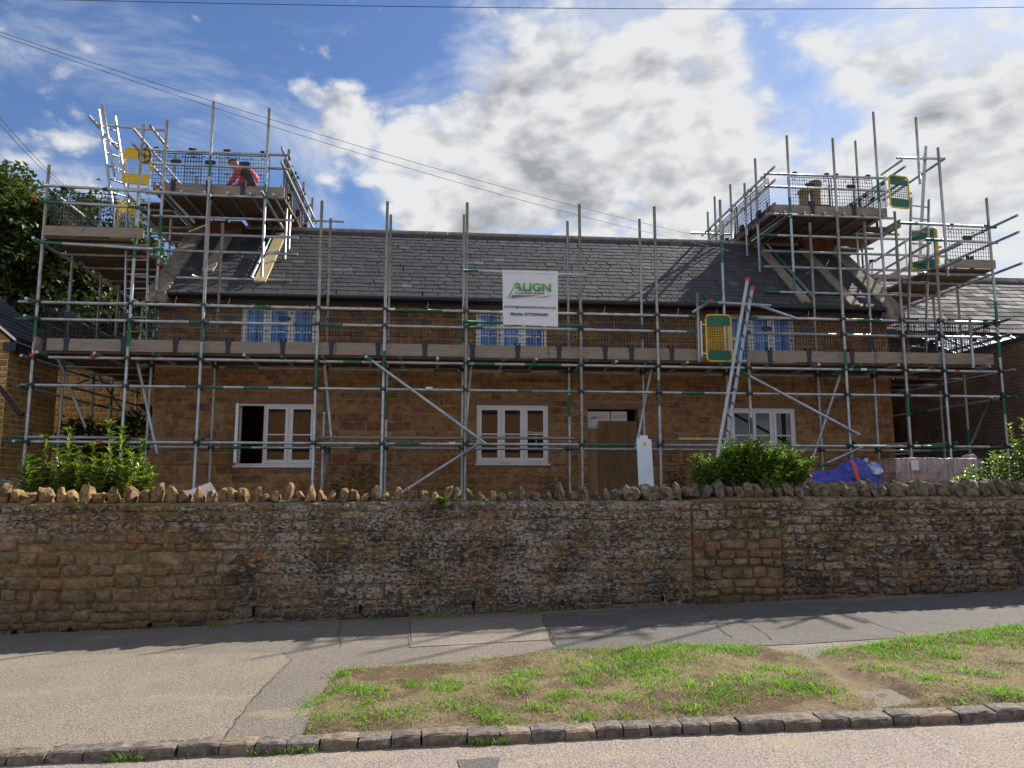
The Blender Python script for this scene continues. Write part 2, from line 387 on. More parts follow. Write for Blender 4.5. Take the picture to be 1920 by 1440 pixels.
def leaf_f(cols, trans=.25):
    def f(t, b):
        g = t.nodes.new('ShaderNodeNewGeometry')
        c = ramp(t, g.outputs['Random Per Island'], cols)
        c = mixc(t, mrange(t, noise(t, pos(t), 2.0, 2, .6), .35, .7), c, mixc(t, 1., c, (.7, .75, .6), 'MULTIPLY'))
        t.links.new(c, b.inputs['Base Color'])
        out = t.nodes['Material Output']
        tl = t.nodes.new('ShaderNodeBsdfTranslucent'); t.links.new(mixc(t, 1., c, (1.5, 1.7, .7), 'MULTIPLY'), tl.inputs[0])
        mx = t.nodes.new('ShaderNodeMixShader'); mx.inputs[0].default_value = trans
        t.links.new(b.outputs[0], mx.inputs[1]); t.links.new(tl.outputs[0], mx.inputs[2]); t.links.new(mx.outputs[0], out.inputs[0])
    return f
mat('leaf_shrub', rough=.38, spec=.5, build=leaf_f([(0, (.06, .10, .022)), (.4, (.12, .17, .035)), (.8, (.20, .24, .06)), (1, (.32, .32, .11))], .35))
mat('leaf_hedge', rough=.4, spec=.5, build=leaf_f([(0, (.045, .10, .022)), (.5, (.09, .16, .032)), (.85, (.22, .30, .06)), (1, (.36, .42, .11))], .5))
mat('leaf_lime', rough=.4, spec=.5, build=leaf_f([(0, (.07, .14, .025)), (.5, (.12, .20, .035)), (1, (.22, .29, .06))], .35))
mat('leaf_tree', rough=.5, spec=.4, build=leaf_f([(0, (.025, .045, .012)), (.5, (.05, .08, .02)), (.85, (.09, .115, .032)), (1, (.17, .15, .055))], .25))
mat('leaf_dark', rough=.45, spec=.4, build=leaf_f([(0, (.018, .05, .014)), (.6, (.035, .08, .02)), (1, (.06, .11, .03))], .2))
mat('grass_blade', rough=.6, spec=.3, build=leaf_f([(0, (.06, .14, .02)), (.35, (.14, .32, .03)), (.7, (.20, .42, .04)), (.9, (.29, .46, .07)), (1, (.44, .40, .19))], .38))
mat('dry_blade', rough=.8, spec=.2, build=leaf_f([(0, (.28, .22, .12)), (.6, (.38, .30, .175)), (1, (.19, .145, .08))], .15))
mat('bark', rough=.95, spec=.1, build=noisy((.10, .075, .05), (.055, .042, .03), 9, 30, .7, .02, (1, 1, .3)))
mat('stem_green', rough=.7, build=noisy((.11, .14, .05), (.14, .10, .05), 9))
mat('bag_blue', rough=.5, spec=.35, build=noisy((.045, .055, .30), (.09, .11, .46), 5, 9, .9, .08, (1, 1, 2.5)))
mat('bag_lining', rough=.55, build=noisy((.58, .64, .82), (.16, .20, .55), 9, 14, .9, .06, (1, 1, 1.6)))
mat('strap_red', rough=.6, build=noisy((.72, .08, .05), (.60, .06, .045), 9))
mat('paper', rough=.7, build=noisy((.78, .79, .82), (.72, .73, .77), 4))
mat('board_pale', rough=.35, spec=.5, build=noisy((.72, .78, .84), (.62, .70, .78), 2.5))
mat('insulation', rough=.5, build=noisy((.70, .72, .74), (.62, .64, .67), 4))
mat('skin', rough=.6, build=noisy((.52, .30, .21), (.46, .26, .18), 9))
mat('hair_brown', rough=.7, build=noisy((.06, .04, .028), (.09, .06, .04), 30))
mat('red_top', rough=.7, build=noisy((.75, .09, .09), (.66, .07, .075), 9, 12, .4, .02))
mat('dark_trousers', rough=.8, build=noisy((.035, .04, .05), (.05, .055, .065), 9))
mat('cable', (.05, .05, .055), .6, build=noisy((.045, .045, .05), (.06, .06, .065), 3))
mat('render_wall', rough=.9, build=noisy((.20, .15, .10), (.14, .10, .07), 2, 30, .4, .01))
def brickwall_f(t, b):
    p = pos(t)
    sx = t.nodes.new('ShaderNodeSeparateXYZ'); t.links.new(p, sx.inputs[0])
    cb = t.nodes.new('ShaderNodeCombineXYZ'); t.links.new(mth(t, 'ADD', sx.outputs[0], sx.outputs[1]), cb.inputs[0]); t.links.new(sx.outputs[2], cb.inputs[1])
    br = t.nodes.new('ShaderNodeTexBrick'); t.links.new(cb.outputs[0], br.inputs[0])
    br.inputs['Scale'].default_value = 1.0; br.inputs['Brick Width'].default_value = .215; br.inputs['Row Height'].default_value = .07
    br.inputs['Mortar Size'].default_value = .006; br.inputs['Bias'].default_value = -.1
    br.inputs['Color1'].default_value = (.21, .135, .095, 1); br.inputs['Color2'].default_value = (.15, .10, .075, 1); br.inputs['Mortar'].default_value = (.28, .23, .19, 1)
    c = mixc(t, mrange(t, noise(t, p, 3, 5, .6), .35, .7), br.outputs[0], mixc(t, 1., br.outputs[0], (.62, .62, .62), 'MULTIPLY'))
    t.links.new(c, b.inputs['Base Color'])
    bump(t, b, mth(t, 'ADD', mth(t, 'MULTIPLY', br.outputs['Fac'], -1.), mth(t, 'MULTIPLY', noise(t, p, 60, 4, .6), .5)), .6, .012)
mat('brown_brick', rough=.9, spec=.15, build=brickwall_f)

# ------------------------------------------------------------------ building helpers
WORG = {}
def wo_of(o): return WORG.get(o.name, Vector((0, 0, 0))) if o else Vector((0, 0, 0))
def tag(o, label=None, cat=None, group=None, kind=None):
    if label: o['label'] = label
    if cat: o['category'] = cat
    if group: o['group'] = group
    if kind: o['kind'] = kind
    return o
def thing(name, loc, label, cat, group=None):
    o = bpy.data.objects.new(name, None); COL.objects.link(o)
    o.location = loc; o.empty_display_size = .2
    WORG[o.name] = Vector(loc)
    return tag(o, label, cat, group)
class MB:
    def __init__(s): s.v = []; s.f = []; s.m = []
    def add(s, vs, fs, m=0):
        k = len(s.v); s.v += [tuple(v) for v in vs]
        s.f += [tuple(i + k for i in f) for f in fs]; s.m += [m] * len(fs)
    def box(s, a, b, m=0):
        (x0, y0, z0), (x1, y1, z1) = a, b
        s.add([(x0, y0, z0), (x1, y0, z0), (x1, y1, z0), (x0, y1, z0), (x0, y0, z1), (x1, y0, z1), (x1, y1, z1), (x0, y1, z1)],
              [(0, 3, 2, 1), (4, 5, 6, 7), (0, 1, 5, 4), (1, 2, 6, 5), (2, 3, 7, 6), (3, 0, 4, 7)], m)
    def obox(s, c, ax, ay, az, m=0):   # oriented box: centre and three half-extent vectors
        c, ax, ay, az = map(Vector, (c, ax, ay, az))
        vs = [c + ax * i + ay * j + az * k for k in (-1, 1) for (i, j) in ((-1, -1), (1, -1), (1, 1), (-1, 1))]
        s.add(vs, [(0, 3, 2, 1), (4, 5, 6, 7), (0, 1, 5, 4), (1, 2, 6, 5), (2, 3, 7, 6), (3, 0, 4, 7)], m)
    def tube(s, pts, r, n=8, m=0, cap=True):
        pts = [Vector(p) for p in pts]; k = len(s.v); rs = r if isinstance(r, (list, tuple)) else [r] * len(pts)
        up = None
        for i, p in enumerate(pts):
            d = (pts[min(i + 1, len(pts) - 1)] - pts[max(i - 1, 0)]).normalized()
            if up is None or abs(up.dot(d)) > .95: up = Vector((0, 0, 1)) if abs(d.z) < .9 else Vector((1, 0, 0))
            a = d.cross(up).normalized(); b2 = d.cross(a)
            s.v += [tuple(p + a * (rs[i] * math.cos(2 * math.pi * j / n)) + b2 * (rs[i] * math.sin(2 * math.pi * j / n))) for j in range(n)]
        mm = m if isinstance(m, (list, tuple)) else [m] * (len(pts) - 1)
        for i in range(len(pts) - 1):
            for j in range(n):
                s.f.append((k + i * n + j, k + i * n + (j + 1) % n, k + (i + 1) * n + (j + 1) % n, k + (i + 1) * n + j)); s.m.append(mm[i])
        if cap:
            s.f.append(tuple(k + j for j in range(n))); s.m.append(mm[0])
            e = k + (len(pts) - 1) * n
            s.f.append(tuple(e + n - 1 - j for j in range(n))); s.m.append(mm[-1])
    def mesh(s, name, mats, smooth=False):
        me = bpy.data.meshes.new(name); me.from_pydata(s.v, [], s.f)
        for q in (mats if isinstance(mats, (list, tuple)) else [mats]): me.materials.append(MATS[q])
        me.polygons.foreach_set('material_index', s.m)
        if smooth: me.polygons.foreach_set('use_smooth', [True] * len(s.f))
        me.update(); return me
    def build(s, name, mats, parent=None, smooth=False, kind=None):
        return place(name, s.mesh(name, mats, smooth), parent, kind=kind)
def place(name, me, parent=None, loc=(0, 0, 0), rot=None, scale=None, kind=None):
    o = bpy.data.objects.new(name, me); COL.objects.link(o)
    loc = Vector(loc)
    if parent is not None:
        o.parent = parent; o.location = loc - wo_of(parent)
    else: o.location = loc
    WORG[o.name] = loc
    if rot: o.rotation_euler = rot
    if scale: o.scale = scale
    if kind: o['kind'] = kind
    return o
def boxpart(name, a, b, m, parent=None):
    q = MB(); q.box(a, b); return q.build(name, m, parent)

# ------------------------------------------------------------------ setting: ground, road, footway, kerb, verge
g = MB(); g.add([(-400, -400, -1.6), (400, -400, -1.6), (400, 700, -1.6), (-400, 700, -1.6)], [(0, 1, 2, 3)])
g.build('ground', 'far_ground', kind='structure')
def strip(name, m, y0, y1, off0, off1, x0=-34, x1=34, nx=40, ny=1):
    q = MB(); vs = []
    for j in range(ny + 1):
        for i in range(nx + 1):
            X = x0 + (x1 - x0) * i / nx; ya = y0(X) if callable(y0) else y0; Y = ya + (y1 - ya) * j / ny
            vs.append((X, Y, gz(X, off0 + (off1 - off0) * j / ny)))
    fs = [(j * (nx + 1) + i, j * (nx + 1) + i + 1, (j + 1) * (nx + 1) + i + 1, (j + 1) * (nx + 1) + i) for j in range(ny) for i in range(nx)]
    q.add(vs, fs); return q.build(name, m, kind='structure')
KY = 4.97           # face of the kerb
def KYf(X): return KY - .048 * max(-8, min(9, X))
strip('road', 'road_surface', -7, 5.45, .06, .032)
strip('far_footway', 'asphalt_mid', -11, -7.0, .12, .12)
FW = strip('footway', 'asphalt_mid', lambda X: KYf(X) + .06, 9.5, .088, .115)
def gzy(X, Y): return gz(X, .088 + .027 * max(0, min(1, (Y - KYf(X) - .06) / (9.44 - KYf(X)))))
def ground_poly(name, pxs, m, lift, parent=None, kind='structure', sub=3, jit=.02):
    pts = [ground_at(*p) if isinstance(p[0], (int, float)) and len(p) == 2 else Vector(p) for p in pxs]
    out = []
    for i, a in enumerate(pts):
        b2 = pts[(i + 1) % len(pts)]
        for k in range(sub):
            p = a.lerp(b2, k / sub)
            if k: p += Vector((rnd.uniform(-jit, jit), rnd.uniform(-jit, jit), 0))
            out.append((p.x, p.y, (gzy(p.x, p.y) if p.y > 4.9 else gz(p.x)) + lift))
    q = MB(); q.add(out, [tuple(range(len(out)))]); o = q.build(name, m, parent)
    if parent is None: o['kind'] = kind
    return o
# resurfaced runs of the footway, each laid over the one below
ground_poly('driveway_surface', [(-40, 1228), (530, 1222), (545, 1235), (480, 1300), (-1.30, KYf(-1.3) + .125, 0), (-3.0, KYf(-3.0) + .125, 0), (-6.5, KYf(-6.5) + .125, 0), (-300, 1250)], 'asphalt_pale', .005, FW)
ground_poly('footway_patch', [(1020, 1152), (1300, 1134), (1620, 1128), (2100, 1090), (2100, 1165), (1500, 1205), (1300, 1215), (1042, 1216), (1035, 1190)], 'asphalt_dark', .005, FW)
ground_poly('footway_patch', [(388 / 3 + 640, 1164), (1012, 1154), (1030, 1198), (768, 1212)], 'asphalt_pale', .005, FW)
ground_poly('road_patch', [(858, 1398), (938, 1394), (940, 1460), (856, 1460)], 'asphalt_dark', -.076, None)

mat('crack_dark', (.05, .045, .04), .95, build=noisy((.045, .04, .036), (.07, .062, .054), 9))
for pts in (((1018, 1148), (1022, 1172), (1032, 1190), (1044, 1212)), ((1308, 1134), (1335, 1160), (1352, 1182), (1378, 1198)), ((1394, 1165), (1428, 1182), (1455, 1203)), ((1572, 1134), (1600, 1152), (1650, 1172), (1712, 1190)), ((530, 1222), (548, 1236), (500, 1280), (465, 1318), (440, 1350), (410, 1390)), ((1455, 1203), (1540, 1200), (1620, 1194)), ((120, 1352), (180, 1364), (206, 1372)), ((640, 1162), (636, 1185), (640, 1220)), ((770, 1164), (770, 1212))):
    P = []
    for (a, b2) in zip(pts[:-1], pts[1:]):
        for k in range(5): P.append(ground_at(a[0] + (b2[0] - a[0]) * k / 5, a[1] + (b2[1] - a[1]) * k / 5) + Vector((rnd.uniform(-.012, .012), rnd.uniform(-.02, .02), 0)))
    q = MB(); vs = []
    for i, p in enumerate(P):
        w = rnd.uniform(.002, .0065); vs += [(p.x - w, p.y + w * .5, gzy(p.x, p.y) + .009), (p.x + w, p.y - w * .5, gzy(p.x, p.y) + .009)]
    q.add(vs, [(2 * i, 2 * i + 1, 2 * i + 3, 2 * i + 2) for i in range(len(P) - 1)]); q.build('crack', 'crack_dark', FW)

# kerb of separate setts
kerb = bpy.data.objects.new('kerb', None); COL.objects.link(kerb); kerb.location = (0, KY, 0); WORG['kerb'] = Vector((0, KY, 0)); kerb['kind'] = 'structure'
x = -6.2; ki = 0
while x < 8.5:
    w = rnd.uniform(.15, .27); q = MB()
    nx, vs = 4, []
    h = .109 + rnd.uniform(-.008, .006); d = .13; yo = rnd.uniform(-.012, .012); r0 = .018
    prof = [(0, -.10), (0, h - r0 * 1.6), (r0 * .4, h - r0 * .5), (r0 * 1.3, h), (d, h + .004), (d, -.1)]
    for i in range(nx + 1):
        X = x + w * i / nx
        for (py, pz) in prof:
            e = .006 if i in (0, nx) else 0
            vs.append((X + rnd.uniform(-.003, .003), KYf(X) + yo + py + e + rnd.uniform(-.005, .005), gz(X, -.012) + pz - e * (pz > 0) + rnd.uniform(-.004, .004)))
    n = len(prof)
    fs = [(i * n + j, (i + 1) * n + j, (i + 1) * n + j + 1, i * n + j + 1) for i in range(nx) for j in range(n - 1)]
    fs += [tuple(range(n)), tuple(nx * n + n - 1 - j for j in range(n))]
    q.add(vs, fs); q.build('kerb_stone', 'kerb_granite', kerb, smooth=False)
    x += w + rnd.uniform(.006, .016)

# verge: bare trodden soil with worn patches
VERGE = [(556, 1372), (575, 1322), (600, 1285), (625, 1256), (720, 1244), (860, 1236), (1020, 1220), (1180, 1211), (1330, 1205), (1420, 1206), (1500, 1222), (1520, 1226), (1560, 1214), (1700, 1192), (1800, 1180), (1960, 1165), (2250, 1140)]
vp = [ground_at(*p) for p in VERGE]
vpoly = [(p.x, p.y) for p in vp] + [(vp[-1].x, KYf(vp[-1].x) + .12), (vp[0].x, KYf(vp[0].x) + .12)]
def inside(P, x, y):
    c = False; j = len(P) - 1
    for i in range(len(P)):
        if (P[i][1] > y) != (P[j][1] > y) and x < (P[j][0] - P[i][0]) * (y - P[i][1]) / (P[j][1] - P[i][1] + 1e-12) + P[i][0]: c = not c
        j = i
    return c
def edge_dist(P, x, y):
    d = 9
    for i in range(len(P)):
        ax, ay = P[i]; bx, by = P[(i + 1) % len(P)]
        t = max(0, min(1, ((x - ax) * (bx - ax) + (y - ay) * (by - ay)) / ((bx - ax) ** 2 + (by - ay) ** 2 + 1e-9)))
        d = min(d, math.hypot(x - ax - t * (bx - ax), y - ay - t * (by - ay)))
    return d
PATH = [(p.x, p.y) for p in (ground_at(*q) for q in ((1470, 1205), (1540, 1222), (1590, 1262), (1700, 1285), (1740, 1312), (1640, 1325), (1590, 1290), (1520, 1240)))]
def verge_h(x, y):
    h = .02 + .03 * mnoise.noise(Vector((x * 1.3, y * 1.3, 0))) + .012 * mnoise.noise(Vector((x * 6, y * 6, 3)))
    e = min(1, edge_dist(vpoly, x, y) / .14)
    if inside(PATH, x, y): h -= .03 * min(1, edge_dist(PATH, x, y) / .1)
    return gzy(x, y) - .010 + max(.0, .016 + h) * e
q = MB(); st = .055; X0, Y0 = vpoly[0][0] - .1, KY - .6; cells = {}; vid = {}
nx = int((vpoly[-3][0] - X0 + .2) / st); ny = int((vp[-1].y + .3 - Y0) / st)
def vget(i, j):
    if (i, j) not in vid:
        x = X0 + i * st; y = Y0 + j * st
        vid[(i, j)] = len(q.v); q.v.append((x, y, verge_h(x, y)))
    return vid[(i, j)]
for i in range(nx):
    for j in range(ny):
        if inside(vpoly, X0 + (i + .5) * st + .04 * mnoise.noise(Vector((i * .3, j * .3, 1))), Y0 + (j + .5) * st + .04 * mnoise.noise(Vector((i * .3, j * .3, 5)))):
            q.f.append((vget(i, j), vget(i + 1, j), vget(i + 1, j + 1), vget(i, j + 1))); q.m.append(0)
VG = q.build('verge', 'soil', smooth=True, kind='structure')
ground_poly('worn_patch', [(1585, 1278), (1640, 1272), (1690, 1280), (1735, 1300), (1735, 1312), (1650, 1312), (1610, 1300)], 'asphalt_pale', -.006, VG, jit=.03)

# grass on the verge
GP = [(640, 1262, 30, 8), (600, 1300, 30, 14), (660, 1298, 34, 13), (705, 1303, 20, 10), (580, 1318, 22, 12), (700, 1240, 60, 5), (780, 1232, 50, 6), (900, 1226, 60, 6), (850, 1284, 45, 8), (820, 1300, 30, 9), (1000, 1262, 26, 9), (960, 1280, 30, 12),
      (975, 1298, 34, 12), (900, 1330, 30, 12), (930, 1345, 40, 14), (760, 1340, 34, 10), (700, 1345, 30, 9), (1050, 1215, 40, 8), (1130, 1212, 50, 8), (1100, 1255, 40, 14), (1180, 1240, 60, 16), (1200, 1265, 60, 16), (1100, 1282, 40, 10), (1250, 1232, 60, 14), (1230, 1290, 34, 12),
      (1310, 1215, 70, 12), (1390, 1222, 50, 12), (1340, 1300, 60, 20), (1400, 1280, 40, 14), (1480, 1290, 44, 16), (1545, 1295, 34, 14), (1440, 1250, 34, 8), (1500, 1262, 34, 8), (1560, 1222, 40, 10), (1640, 1215, 60, 14), (1740, 1208, 70, 14), (1850, 1195, 80, 14), (1900, 1180, 50, 14),
      (1690, 1235, 50, 8), (1780, 1232, 40, 8), (1650, 1262, 40, 8), (1830, 1262, 50, 9), (1750, 1275, 50, 10), (1880, 1300, 50, 14), (1800, 1320, 40, 8), (1020, 1330, 40, 9), (1060, 1310, 60, 9), (1160, 1310, 50, 9), (1100, 1340, 20, 8), (1180, 1345, 16, 8), (860, 1320, 40, 8), (760, 1290, 24, 8), (620, 1345, 24, 8), (680, 1325, 20, 7), (1280, 1325, 50, 10)]
gr = MB(); dry = MB()
def blade(B, x, y, z, L, w, lean):
    a = rnd.uniform(0, 6.283); dx, dy = math.cos(a), math.sin(a); b2 = rnd.uniform(0, 6.283); lx, ly = math.cos(b2) * lean, math.sin(b2) * lean
    k = len(B.v)
    B.v += [(x - dx * w, y - dy * w, z), (x + dx * w, y + dy * w, z), (x + lx * .4 + dx * w * .7, y + ly * .4 + dy * w * .7, z + L * .6), (x + lx * .4 - dx * w * .7, y + ly * .4 - dy * w * .7, z + L * .6), (x + lx, y + ly, z + L)]
    B.f += [(k, k + 1, k + 2, k + 3), (k + 3, k + 2, k + 4)]; B.m += [0, 0]
for (px, py, wx, wy) in GP:
    c = ground_at(px, py); ex = ground_at(px + wx, py); ey = ground_at(px, py - wy)
    rx = abs(ex.x - c.x); ry = max(.06, abs(ey.y - c.y))
    ncl = max(9, int(rx * ry * 620))
    for _ in range(ncl):
        a, rr = rnd.uniform(0, 6.283), rnd.random() ** .85 * 1.2
        cx, cy = c.x + math.cos(a) * rr * rx, c.y + math.sin(a) * rr * ry
        if not inside(vpoly, cx, cy) or inside(PATH, cx, cy): continue
        for _ in range(rnd.randint(14, 30)):
            x, y = cx + rnd.gauss(0, .045), cy + rnd.gauss(0, .045)
            if y < KYf(x) + .10: continue
            blade(gr if rnd.random() < .84 else dry, x, y, verge_h(x, y) - .004, rnd.uniform(.010, .042) if rnd.random() < .9 else rnd.uniform(.035, .065), rnd.uniform(.0018, .0042), rnd.uniform(.01, .08))
minx, maxx = vpoly[0][0], 7.5
for _ in range(80000):
    x, y = rnd.uniform(minx, maxx), rnd.uniform(KY - .4, 7.7)
    if mnoise.noise(Vector((x * 1.7, y * 1.7, 8))) < rnd.uniform(-.35, .35) or not inside(vpoly, x, y) or inside(PATH, x, y): continue
    if rnd.random() < .22: blade(gr, x, y, verge_h(x, y) - .004, rnd.uniform(.015, .04), .0025, rnd.uniform(.01, .05))
    else: blade(dry, x, y, verge_h(x, y) - .002, rnd.uniform(.004, .02), .0024, rnd.uniform(.03, .08))
# blades at the kerb foot and along the bottom of the wall
for (px0, px1, py0, py1, n) in ((170, 260, 1416, 1414, 160), (450, 590, 1408, 1402, 170), (890, 960, 1392, 1390, 160), (640, 700, 1144, 1144, 0)):
    a, b2 = ground_at(px0, py0), ground_at(px1, py1)
    for _ in range(n):
        t = rnd.random(); x = a.x + (b2.x - a.x) * t
        blade(gr if rnd.random() < .7 else dry, x, KYf(x) - rnd.uniform(.0, .03), gz(x, .032), rnd.uniform(.02, .06), .0022, rnd.uniform(.01, .06))
for (px0, px1, n) in ((770, 870, 220), (970, 1010, 120), (395, 430, 60), (690, 720, 60)):
    a, b2 = at(px0, 1150, 9.28), at(px1, 1150, 9.28)
    for _ in range(n):
        x = rnd.uniform(a.x, b2.x); blade(gr, x, 9.25 - rnd.random() * .06, gz(x, .113), rnd.uniform(.015, .06), .003, rnd.uniform(.01, .05))
tag(gr.build('grass', 'grass_blade', kind='stuff'), 'green grass tufts growing through the bare verge soil', 'grass')
tag(dry.build('dry_grass', 'dry_blade', kind='stuff'), 'short straw coloured dead grass on the verge', 'grass')
strip('garden', 'soil', 9.6, 60, .96 - .0, .96, -34, 34, 30, 8)

# ------------------------------------------------------------------ stones
def stone_variant(seed, proud=.02, rndness=.35):
    """unit stone: x, z in -.5...5, front face towards -y, depth 1 backwards"""
    r = random.Random(seed); nx, nz = 5, 4; V = []
    xs = [-.5, -.42, -.15, .15, .42, .5]; zs = [-.5, -.34, 0, .34, .5]
    off = {}
    for k, zz in enumerate(zs):
        for i, xx in enumerate(xs):
            bx, bz = i in (0, len(xs) - 1), k in (0, len(zs) - 1)
            y = -1.0 + r.uniform(-.12, .12)
            if bx or bz: y = -.35
            cx, cz = xx, zz
            if bx and bz: cx *= .93 - .07 * r.random(); cz *= .86 - .1 * r.random()
            else:
                if bz: cz *= 1 - r.uniform(0, .13)
                if bx: cx *= 1 - r.uniform(0, .05)
            V.append((cx + (0 if bx else r.uniform(-.03, .03)), y, cz + (0 if bz else r.uniform(-.05, .05))))
    n = len(xs); fs = [(k * n + i, k * n + i + 1, (k + 1) * n + i + 1, (k + 1) * n + i) for k in range(len(zs) - 1) for i in range(n - 1)]
    ring = [i for i in range(n)] + [k * n + n - 1 for k in range(1, len(zs))] + [(len(zs) - 1) * n + i for i in range(n - 2, -1, -1)] + [k * n for k in range(len(zs) - 2, 0, -1)]
    b0 = len(V)
    V += [(V[i][0], 1.0, V[i][2]) for i in ring]
    m = len(ring)
    fs += [(ring[(j + 1) % m], ring[j], b0 + j, b0 + (j + 1) % m) for j in range(m)]
    return V, fs
SV = [stone_variant(i) for i in range(14)]
_svm = {}
def sv_mesh(i, m):
    if (i, m) not in _svm:
        q = MB(); q.add(*SV[i]); _svm[(i, m)] = q.mesh('stone', m, True)
    return _svm[(i, m)]
def fill_courses(x0, x1, z0, z1, hmin, hmax, wmin, wmax, holes=(), rr=rnd, snaps=()):
    """list of (x, z, w, h) stones in courses, leaving the holes free"""
    cuts = sorted(set([z0, z1] + [s for s in snaps if z0 + .05 < s < z1 - .05])); out = []
    for a, b2 in zip(cuts[:-1], cuts[1:]):
        n = max(1, round((b2 - a) / ((hmin + hmax) / 2))); hs = [rr.uniform(hmin, hmax) for _ in range(n)]; s = (b2 - a) / sum(hs); z = a
        for h in hs:
            h *= s; xs = [(x0, x1)]
            for (hx0, hx1, hz0, hz1) in holes:
                if hz0 < z + h - .02 and hz1 > z + .02:
                    ns = []
                    for (p, e) in xs:
                        if hx1 <= p or hx0 >= e: ns.append((p, e)); continue
                        if hx0 - p > .03: ns.append((p, hx0))
                        if e - hx1 > .03: ns.append((hx1, e))
                    xs = ns
            for (p, e) in xs:
                x = p
                while e - x > 1e-4:
                    w = rr.uniform(wmin, wmax) * (1 if rr.random() > .15 else .6)
                    if e - x - w < wmin * .6: w = e - x
                    out.append((x + w / 2, z + h / 2, w, h)); x += w
            z += h
    return out
def lay(stones, plane, m, parent, joint, proud, name='stone', limit=300, key=None, stuffname='stone_mass', flat=None, rag=1.0):
    """plane: function (u, z, d) -> world, d outwards; the first `limit` by key are single pieces, the rest one mass"""
    order = sorted(stones, key=key or (lambda s: -s[2] * s[3]))
    ax = (plane(1, 0, 0) - plane(0, 0, 0)); ao = (plane(0, 0, 1) - plane(0, 0, 0))
    ang = math.atan2(ax.y, ax.x)
    q = MB()
    for i, (u, z, w, h) in enumerate(order):
        pr = proud * rnd.uniform(.55, 1.45) * (flat(u, z) if flat else 1.0)
        vi = rnd.randrange(len(SV)); sx = w - joint; sz = h - joint; tilt = rnd.uniform(-.02, .02) * rag; z += rnd.uniform(-.012, .012) * (rag - 1); sz *= 1 - (rag - 1) * rnd.uniform(-.08, .08); sx *= 1 - (rag - 1) * rnd.uniform(-.03, .05)
        if rnd.random() < .5: sx = -sx
        c = plane(u, z, 0)
        if i < limit:
            o = place(name, sv_mesh(vi, m), parent, c, (0, tilt, ang), (abs(sx), pr, sz))
        else:
            M = Matrix.Translation(c) @ Matrix.Rotation(ang, 4, 'Z') @ Matrix.Rotation(tilt, 4, 'Y') @ Matrix.Diagonal((abs(sx), pr, sz, 1))
            V, F = SV[vi]; q.add([M @ Vector(v) for v in V], F)
    if q.v: q.build(stuffname, m, parent, smooth=True, kind='stuff')

# ------------------------------------------------------------------ garden wall
WY = 9.33; WTOP = 1.40
gw = thing('garden_wall', (1, WY + .2, 0.1), 'long weathered ironstone garden wall with upright coping stones beside the footway', 'wall')
def wtop(X): return 1.40 + .004 * (X + 5)
secs = [(-7.2, 3.12, 'lichen crusted older run of wall'), (3.12, 4.26, 'cleaner buff infill between two straight joints'), (4.26, 9.6, 'darker run of narrow stones')]
for si, (a, b2, lab) in enumerate(secs):
    q = MB()
    q.box((a + (.004 if si else 0), WY + .012, -.35), (b2 - .004, WY + .40, WTOP + (.005, .03, .045)[si]))
    sec = q.build('wall_section', 'wall_mortar', gw); sec['label'] = lab
    hm = ((.075, .165), (.08, .14), (.075, .13))[si]; wm = ((.15, .46), (.13, .32), (.13, .40))[si]
    stn = fill_courses(a + .006, b2 - .006, -.3 + .02 * si, WTOP + (.0, .02, .04)[si], hm[0], hm[1], wm[0], wm[1])
    stn = [s for s in stn if s[1] > gz(s[0]) - .05]
    lim = (165, 50, 85)[si]
    def flat(u, z):
        if si != 0: return 1.0
        return .85 if u < -2.1 else .5
    lay(stn, lambda u, z, d: Vector((u, WY + .012 - d, z)), 'garden_stone', sec, (.010, .009, .011)[si], (.032, .034, .032)[si], limit=lim, key=lambda s: -s[2] * s[3] * (1 if -5.6 < s[0] < 8 else 0), flat=flat, rag=2.6)
# weep holes along the foot: dark plugs, the shade inside painted black
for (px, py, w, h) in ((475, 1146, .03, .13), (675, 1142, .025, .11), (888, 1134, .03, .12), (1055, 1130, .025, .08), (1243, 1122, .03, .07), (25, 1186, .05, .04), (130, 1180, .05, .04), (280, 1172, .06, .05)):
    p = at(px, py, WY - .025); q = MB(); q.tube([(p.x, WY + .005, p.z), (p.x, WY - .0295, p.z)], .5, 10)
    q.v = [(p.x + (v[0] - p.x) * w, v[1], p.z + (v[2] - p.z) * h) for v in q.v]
    q.build('weep_hole_shade', 'shade_black', gw)
